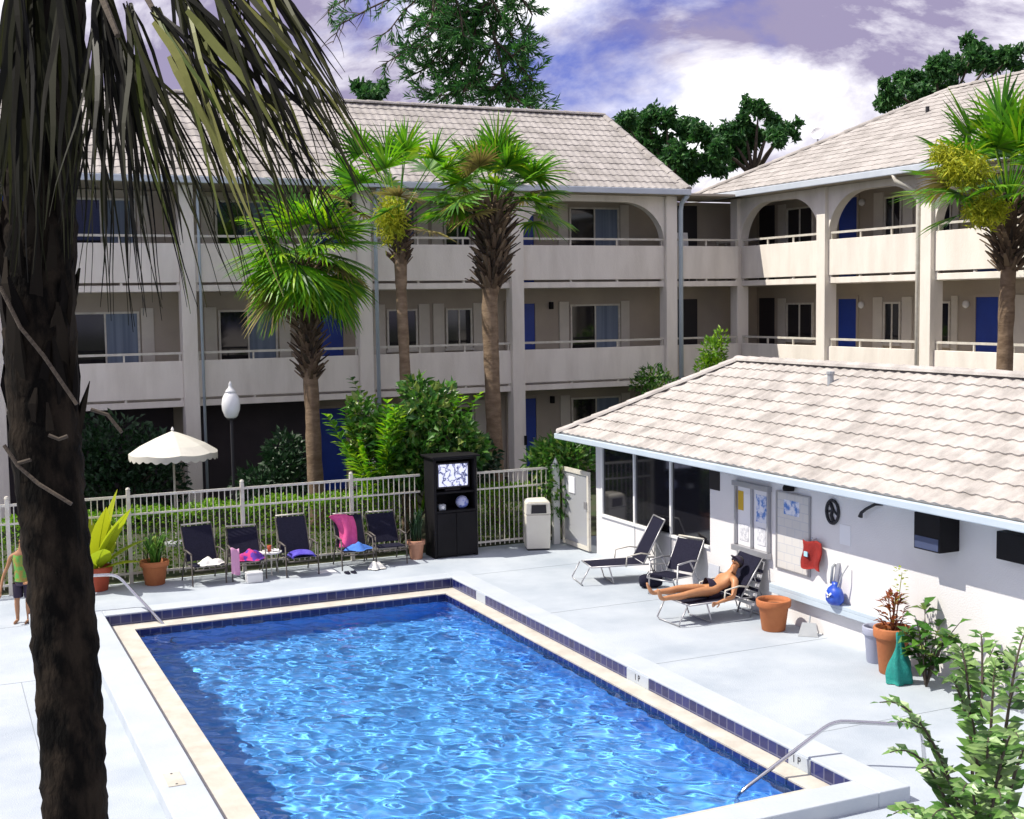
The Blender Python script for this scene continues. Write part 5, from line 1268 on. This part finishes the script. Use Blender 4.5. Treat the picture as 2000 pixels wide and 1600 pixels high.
fan_px(400, -70, [(560, 520), (660, 480), (730, 405), (740, 330)], 6.1, 22, .016, .075, .14, 24)
fan_px(470, -110, [(640, 330), (690, 320), (700, 250), (660, 130), (560, 150), (500, 130), (430, 120)], 6.4, 26, .016, .05, .05)
fan_px(200, -20, [(110, 420), (170, 560), (240, 640), (330, 610)], 6.7, 22, .015, .02, .05)
fan_px(250, 10, [(260, 420), (330, 470), (430, 460)], 6.5, 14, .018, .05, .05)
fan_px(330, -60, [(360, 200), (430, 260), (520, 330), (600, 300)], 6.5, 16, .018, .05, .25)
fan_px(60, -80, [(-60, 420), (10, 520), (60, 560), (130, 520)], 6.9, 18, .02, .02, .0)
fan_px(120, -60, [(60, 300), (110, 430), (160, 400), (230, 420)], 6.75, 20, .026, .02, .0, 30)
fan_px(190, -40, [(150, 400), (200, 330), (260, 380), (320, 300)], 6.7, 14, .022, .03, .0, 30)
fan_px(40, -90, [(-40, 350), (20, 430), (70, 380)], 6.8, 16, .028, .02, .0, 30)
for x0, y0, x1, y1, w in ((300, 40, 430, 300, .05), (360, 20, 560, 290, .055), (420, -10, 520, 260, .05), (470, -40, 640, 270, .045), (330, 110, 480, 430, .045)): fr(b2, x0, y0, x1, y1, 6.0, 5.9, w * .40, .06)
for x0, y0, x1, y1 in ((230, 70, 110, -170), (300, 20, 150, -200), (400, -70, 190, -230), (470, -110, 230, -260), (200, -20, 110, -190), (330, -60, 160, -220), (60, -80, 90, -190)):
    s_.tube([gd(x1, y1, 7.1), gd((x0 + x1) / 2, (y0 + y1) / 2 - 25, 6.9), gd(x0, y0, 6.4)], [.035, .025, .014], 7)
# two broken stalks lying against the trunk
for l_ in ([(0, 560), (40, 640), (85, 695), (150, 790)], [(8, 870), (35, 910), (75, 945), (140, 985)], [(35, 905), (60, 898)], [(178, 800), (210, 810), (238, 845)], [(95, 850), (115, 858), (132, 852)]):
    b3 = MB(); b3.tube([gd(x, y, 7.02) for x, y in l_], .011, 6); b3.build('broken_stalk', M['wood'], fp)
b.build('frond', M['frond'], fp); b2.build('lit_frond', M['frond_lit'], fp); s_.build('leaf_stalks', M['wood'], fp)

# ---- broadleaf trees behind the roofs
def clump_tree(name, label, D, px_clumps, leafn, size, m, seed, group='trees rising behind the roofs', trunk_px=None, trunk_r=.22, cat='tree', squash=.8, limbs=True):
    r = random.Random(seed); cs = [(gd(x, y, D + r.uniform(-.06, .06) * D * .5), rad * D / F_PX) for x, y, rad in px_clumps]
    mean = sum((c for c, _ in cs), Vector()) / len(cs)
    low = min(c.z for c, _ in cs); tp = gd(*trunk_px, D) if trunk_px else Vector((mean.x, mean.y, low - 1.0))
    t = thing(name, label, cat, (tp.x, tp.y, -.03), 0, group)
    b = MB(); b.tube([(tp.x, tp.y, -.03), (tp.x + .1, tp.y, tp.z * .5), tp], [trunk_r * 1.3, trunk_r, trunk_r * .7], 9)
    for c, rad in cs:
        mid = tp.lerp(c, .5) + Vector((0, 0, rad * .2)); b.tube([tp, mid, c], [trunk_r * .5, trunk_r * .3, .02], 6)
    b.build('trunk', M['wood'], t, smooth=True)
    b = MB(); tot = sum(rad ** 2 for _, rad in cs)
    for c, rad in cs:
        n = int(leafn * rad ** 2 / tot); subs = [(c + Vector((unit().x, unit().y, unit().z * squash)) * rad * r.uniform(.3, .95), rad * r.uniform(.22, .45)) for _ in range(12)]
        for k in range(n):
            sc, sr = subs[k % len(subs)]; p = sc + unit() * sr * r.random() ** .5
            b.leaf(p, unit() + Vector((0, 0, -.2)), unit(), size * r.uniform(.6, 1.25), size * .26 * r.uniform(.7, 1.2), .1)
    b.build('crown', m, t); return t
clump_tree('leafy_tree', 'dark bushy tree filling the gap between the two motel roofs', 56, [(1218, 235, 26), (1262, 232, 30), (1302, 228, 26), (1338, 252, 30), (1278, 280, 42), (1330, 300, 40), (1372, 268, 34), (1250, 262, 30), (1345, 335, 30), (1385, 320, 34), (1300, 330, 40)], 11000, .30, M['tree'], 3)
clump_tree('leafy_tree', 'tree with two leafy peaks rising over the low end of the sunlit roof', 50, [(1482, 212, 24), (1450, 238, 24), (1508, 236, 22), (1540, 250, 22), (1425, 268, 30), (1480, 265, 28), (1520, 270, 24), (1400, 290, 26), (1440, 300, 36)], 7500, .27, M['tree'], 5)
clump_tree('leafy_tree', 'feathery dark green tree behind the upper end of the sunlit roof', 46, [(1745, 180, 30), (1785, 160, 34), (1825, 140, 34), (1862, 128, 30), (1898, 110, 30), (1890, 78, 13), (1935, 120, 34), (1975, 110, 30), (1728, 205, 18), (1800, 190, 40), (1860, 180, 44)], 10000, .26, M['tree'], 8)
clump_tree('leafy_tree', 'small dark treetop just showing over the ridge of the shaded wing', 48, [(697, 168, 12), (718, 172, 13), (740, 178, 12), (748, 165, 8), (720, 190, 22)], 900, .3, M['tree'], 9, trunk_r=.12)

# ---- tall pine standing behind the shaded wing, its top above the frame
PD = 46
pt_ = thing('pine_tree', 'tall airy pine with drooping branches hanging into the top of the sky', 'tree', ground_pt(gd(992, 205, PD)))
b, nb, tw = MB(), MB(), MB(); r = random.Random(12)
trunk = [ground_pt(gd(992, 205, PD))] + [gd(x, y, PD) for x, y in ((1000, 260), (985, 150), (968, 80), (946, 5), (930, -70), (900, -150))]
b.tube(trunk, [.30, .14, .07, .06, .055, .05, .03], 8)
limbs = [([(930, -70), (1010, -20), (1040, 30)], 1), ([(968, 80), (1010, 120), (1042, 160)], 1), ([(946, 5), (880, 60), (840, 130), (800, 150)], .85), ([(968, 80), (935, 60), (890, 110), (870, 150)], 1), ([(930, -70), (850, 10), (800, 60), (790, 110)], .6), ([(985, 150), (1000, 190), (1040, 215)], 1), ([(946, 5), (930, 50), (920, 100)], 1), ([(985, 150), (960, 175), (900, 165), (860, 185)], 1), ([(910, -100), (850, -30), (845, 30), (830, 60)], .9), ([(930, -70), (880, 0), (830, 70), (772, 112), (735, 135)], .35), ([(930, -70), (905, 40), (865, 120), (822, 130)], .8), ([(930, -60), (1000, 0), (1020, 60), (1034, 110)], .9),
         ([(900, -120), (800, -20), (725, 15), (665, 48), (650, 85)], .22), ([(946, 5), (915, 90), (885, 165), (850, 175)], .95), ([(968, 80), (925, 150), (905, 180)], 1), ([(985, 150), (1010, 175), (1030, 150)], 1),
         ([(968, 80), (1000, 110), (1025, 90)], 1), ([(930, -70), (860, -40), (790, 20), (760, 60), (742, 70)], .4), ([(946, 5), (900, 30), (850, 60), (800, 110)], .9), ([(946, 5), (990, 50), (1012, 100)], 1),
         ([(985, 150), (955, 190), (930, 195)], 1), ([(900, -130), (840, -40), (860, 20), (870, 60)], .9), ([(900, -140), (760, -60), (690, -10), (640, 20)], .3), ([(930, -70), (960, 0), (985, 40)], 1), ([(985, 150), (940, 140), (875, 185), (835, 190)], 1), ([(910, -100), (880, -40), (900, 30), (905, 70)], 1), ([(992, 180), (1020, 200), (1045, 185)], 1)]
for l_, dens in limbs:
    dd = PD + r.uniform(-2.2, 2.2); P = [gd(l_[0][0], l_[0][1], PD)] + [gd(x, y, PD + (dd - PD) * (i + 1) / len(l_)) for i, (x, y) in enumerate(l_[1:])]
    b.tube(P, [.045, .04, .032, .024, .012][:len(P)], 6)
    for i in range(len(P) - 1):
        L = (P[i + 1] - P[i]).length; nt_ = int(L / (.11 if dens > .6 else .16))
        for k in range(nt_):
            f = (k + r.random()) / nt_; q = P[i].lerp(P[i + 1], f); v = (unit() * .9 + (P[i + 1] - P[i]).normalized() * .7 + Vector((0, 0, -.15))).normalized(); Lt = r.uniform(.45, 1.15); tp_ = [q.copy()]
            for j in range(4): q = q + v * Lt / 4; v = (v + Vector((0, 0, .13 if dens > .6 else -.1)) + unit() * .2).normalized(); tp_.append(q.copy())
            tw.strip(tp_, [.022, .018, .014, .009, .003], FW)
            if r.random() < dens:
                for j in range(30):
                    g_ = r.random() ** .8 * 3.99; j0 = int(g_); q2 = tp_[j0].lerp(tp_[j0 + 1], g_ - j0); dv = ((tp_[j0 + 1] - tp_[j0]).normalized() + unit() * .75).normalized()
                    nb.leaf(q2, dv, unit(), r.uniform(.2, .42), .026)
b.build('trunk', M['wood'], pt_, smooth=True); tw.build('twigs', M['wood'], pt_); nb.build('crown', M['pine'], pt_)

# ---- hedge, bushes and ground shrubs
def mound(name, label, boxes, n, L, w, m, seed, cat='bush', group=None, upw=.3, z0=0.0, stem=True):
    """boxes: ellipsoids (centre, radii)"""
    r = random.Random(seed); c0 = boxes[0][0]
    t = thing(name, label, cat, (c0[0], c0[1], 0), 0, group); b = MB(); vol = sum(q[0] * q[1] * q[2] for _, q in boxes)
    for c, q in boxes:
        for k in range(int(n * q[0] * q[1] * q[2] / vol)):
            v = unit() * (r.random() ** .33) * (1 + .12 * noise.noise(unit() * 2)); p = Vector((c[0] + v.x * q[0], c[1] + v.y * q[1], max(.02, c[2] + v.z * q[2])))
            d = (v + unit() * .8 + Vector((0, 0, upw))).normalized(); b.leaf(p, d, unit() + Vector((0, 0, .8)), L * r.uniform(.6, 1.2), w * r.uniform(.7, 1.2), .08)
    b.build('foliage', m, t)
    if stem:
        b = MB()
        for k in range(6):
            c, q = boxes[k % len(boxes)]; b.tube([(c0[0] + r.uniform(-.2, .2), c0[1] + r.uniform(-.2, .2), -.03), (c[0] + r.uniform(-.3, .3) * q[0], c[1], c[2])], [.03, .012], 6)
        b.build('stems', M['wood'], t)
    return t
def hedge(label, x0, x1, y0, y1, z, n, seed):
    r = random.Random(seed); t = thing('hedge', label, 'hedge', ((x0 + x1) / 2, (y0 + y1) / 2, 0)); b = MB()
    for k in range(n):
        x = r.uniform(x0, x1); u_ = r.random(); zt = z + .10 * noise.noise(Vector((x * 1.6, 3, seed))) + .04 * noise.noise(Vector((x * 6, 3, seed)))
        if u_ < .5: p = Vector((x, r.uniform(y0, y1), zt + r.uniform(-.10, .05)))
        elif u_ < .9: p = Vector((x, y0 + r.uniform(-.05, .12), r.uniform(.05, zt)))
        else: p = Vector((x, r.uniform(y0, y1), r.uniform(.1, zt)))
        b.leaf(p, unit() + Vector((0, -.2, .5)), unit() + Vector((0, 0, .7)), r.uniform(.05, .10), r.uniform(.014, .026), .1)
    b.build('foliage', M['hedge'], t)
    b = MB(); r2 = random.Random(1)
    for k in range(int((x1 - x0) * 5)):
        x = r2.uniform(x0 + .05, x1 - .05); b.tube([(x, (y0 + y1) / 2, -.03), (x + r2.uniform(-.1, .1), (y0 + y1) / 2 + r2.uniform(-.2, .2), z * .9)], [.018, .006], 5)
    b.build('stems', M['wood'], t)
hedge('clipped yellow-green hedge behind the long picket fence', -3.0, 8.3, 23.5, 24.15, 1.10, 17000, 2)
hedge('short clipped hedge behind the picket fence right of the black cabinet', 9.3, 11.2, 23.3, 23.9, 1.05, 3600, 5)
c = lambda x, y, D: tuple(gd(x, y, D))
mound('broadleaf_bush', 'large glossy bush around the foot of the slim middle palm', [(c(765, 850, 25.6), (.42, .5, .5)), (c(840, 805, 25.4), (.42, .5, .42)), (c(885, 850, 25.2), (.42, .45, .40)), (c(715, 850, 25.8), (.34, .45, .42)), (c(815, 765, 25.8), (.32, .4, .28)), (c(920, 880, 25.3), (.3, .4, .3)), (c(700, 800, 25.8), (.25, .3, .25)), (c(870, 770, 25.6), (.2, .3, .2)), (c(820, 900, 25.4), (.8, .5, .5))], 3000, .22, .062, M['bush'], 21, upw=.1)
def big_leaves(label, base, n, L, w, seed, m, el=(35, 85)):
    r = random.Random(seed); t = thing('banana_plant', label, 'plant', base); b = MB(); s_ = MB(); z0 = Vector(base)
    for k in range(n):
        a = k * 2.4 + r.uniform(-.4, .4); e = R_(r.uniform(*el)); d = Vector((math.cos(a) * math.cos(e), math.sin(a) * math.cos(e), math.sin(e))); l = L * r.uniform(.7, 1.1); q = z0 + Vector((0, 0, .3)); pp = []
        for j in range(11): pp.append(q.copy()); q = q + d * l / 10; d = (d + Vector((0, 0, -.075))).normalized()
        s_.tube(pp, [.03, .025, .02, .016, .012, .01, .008, .007, .006, .004, .002], 5)
        for sgn in (-1, 1):
            for j in range(4, 10):      # torn blade, leaflet by leaflet
                for h_ in (0, .33, .66):
                    p = pp[j].lerp(pp[j + 1], h_); dd = (pp[j + 1] - pp[j]).normalized(); si = dd.cross(Vector((0, 0, 1))).normalized() * sgn; ww = w * math.sin(math.pi * min(1, (j + h_ - 3.4) / 7.2)) ** .7
                    b.leaf(p, si + dd * .55 + Vector((0, 0, r.uniform(-.35, .1))), Vector((0, 0, 1)), ww * 1.15, .055, .05)
    s_.build('stalks', M['palm_b'], t); b.build('leaves', m, t)
bp = gd(735, 880, 25.0); big_leaves('tall banana-leaved plant between the short palm and the slim palm', (bp.x, bp.y, -.02), 12, 2.7, .34, 6, M['palm_b'], (50, 86))
bp = gd(815, 860, 26.4); big_leaves('upright banana-leaved plant behind the glossy bush by the slim palm', (bp.x, bp.y, -.02), 7, 3.3, .30, 16, M['palm_b'], (66, 88))
mound('fern_bush', 'dark green rounded fern bush beside the pool house corner', [(c(1090, 895, 25.8), (.5, .5, .42)), (c(1125, 892, 25.6), (.45, .45, .42)), (c(1060, 905, 25.8), (.3, .4, .3)), (c(1100, 960, 25.6), (.5, .4, .6))], 2200, .22, .035, M['bush'], 31)
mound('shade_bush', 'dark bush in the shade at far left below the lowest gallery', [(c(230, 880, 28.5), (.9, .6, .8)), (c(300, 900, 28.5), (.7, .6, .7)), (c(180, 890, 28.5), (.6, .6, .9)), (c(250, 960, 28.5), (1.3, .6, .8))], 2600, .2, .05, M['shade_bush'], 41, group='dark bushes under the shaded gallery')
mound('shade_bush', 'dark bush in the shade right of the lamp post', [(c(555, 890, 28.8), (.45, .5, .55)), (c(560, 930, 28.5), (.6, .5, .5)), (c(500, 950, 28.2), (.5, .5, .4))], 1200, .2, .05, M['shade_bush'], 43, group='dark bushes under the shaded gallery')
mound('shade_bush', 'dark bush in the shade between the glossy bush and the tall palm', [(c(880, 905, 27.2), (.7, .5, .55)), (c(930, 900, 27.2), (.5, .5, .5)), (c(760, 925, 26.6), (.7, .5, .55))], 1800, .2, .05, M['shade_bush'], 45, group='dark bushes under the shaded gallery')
mound('climbing_shrub', 'bright green shrub reaching the gallery edge left of the pool house ridge', [(c(1275, 738, 33.4), (.45, .35, .30)), (c(1300, 750, 33.4), (.35, .3, .25)), (c(1255, 755, 33.4), (.3, .3, .25)), (c(1285, 820, 33.2), (.5, .4, .9))], 1700, .16, .03, M['bush'], 51)
mound('slender_shrub', 'slender light green shrub rising over the pool house hip', [(c(1392, 690, 33.6), (.30, .3, .42)), (c(1408, 668, 33.6), (.14, .2, .38)), (c(1385, 715, 33.6), (.35, .3, .3)), (c(1390, 780, 33.6), (.4, .35, .9))], 1700, .17, .03, M['hedge'], 53)

# ---- foreground shrub with arching pinnate branches
SB = Vector((7.35, 6.2, 0)); 
sbp = gd(1880, 1500, 9.3); SB = Vector((sbp.x + .15, sbp.y - .1, 0))
fs = thing('pinnate_shrub', 'pale green shrub with paired leaves arching into the lower right corner', 'shrub', SB); b, s_ = MB(), MB(); r = random.Random(77)
tips = [(1718, 1372, 9.0), (1752, 1410, 9.2), (1738, 1470, 8.8), (1745, 1590, 8.7), (1870, 1262, 9.6), (1915, 1238, 9.6), (1850, 1325, 9.4), (2010, 1230, 9.8), (1945, 1300, 9.2), (1990, 1345, 8.8), (1890, 1400, 8.8), (1800, 1500, 8.7), (1930, 1450, 8.4), (1990, 1440, 8.3), (1880, 1545, 8.3), (1955, 1560, 8.2), (1820, 1595, 8.4), (2050, 1420, 8.6), (1985, 1610, 8.0)]
for tx, ty, D in tips:
    e = gd(tx, ty, D); base = SB + Vector((r.uniform(-.12, .12), r.uniform(-.12, .12), 0)); top = SB.lerp(Vector((e.x, e.y, 0)), .45) + Vector((0, 0, e.z * .98 + .12)); P = []
    for k in range(15):
        f = k / 14; P.append(base * (1 - f) ** 2 + top * 2 * f * (1 - f) + e * f * f)
    s_.tube(P, [.016 * (1 - k / 15) + .003 for k in range(15)], 5)
    L = (e - top).length; st = 5
    for k in range(st, 14):
        for h_ in (0, .5):
            if r.random() < .12: continue
            p = P[k].lerp(P[k + 1], h_); dd = (P[k + 1] - P[k]).normalized(); si = dd.cross(Vector((0, 0, 1))).normalized(); f = (k + h_) / 14
            ll = .155 * (1 - .5 * max(0, f - .6) / .4) * r.uniform(.85, 1.15)
            for sgn in (-1, 1):
                d = si * sgn + dd * .5 + Vector((0, 0, r.uniform(-.5, .35))); b.leaf(p, d, Vector((0, 0, 1)) - FW * .7 + unit() * .3, ll, ll * .25, .05)
    b.leaf(e, (P[-1] - P[-2]), Vector((0, 0, 1)), .08, .016)
s_.build('branches', M['wood'], fs); b.build('leaves', M['shrub'], fs)
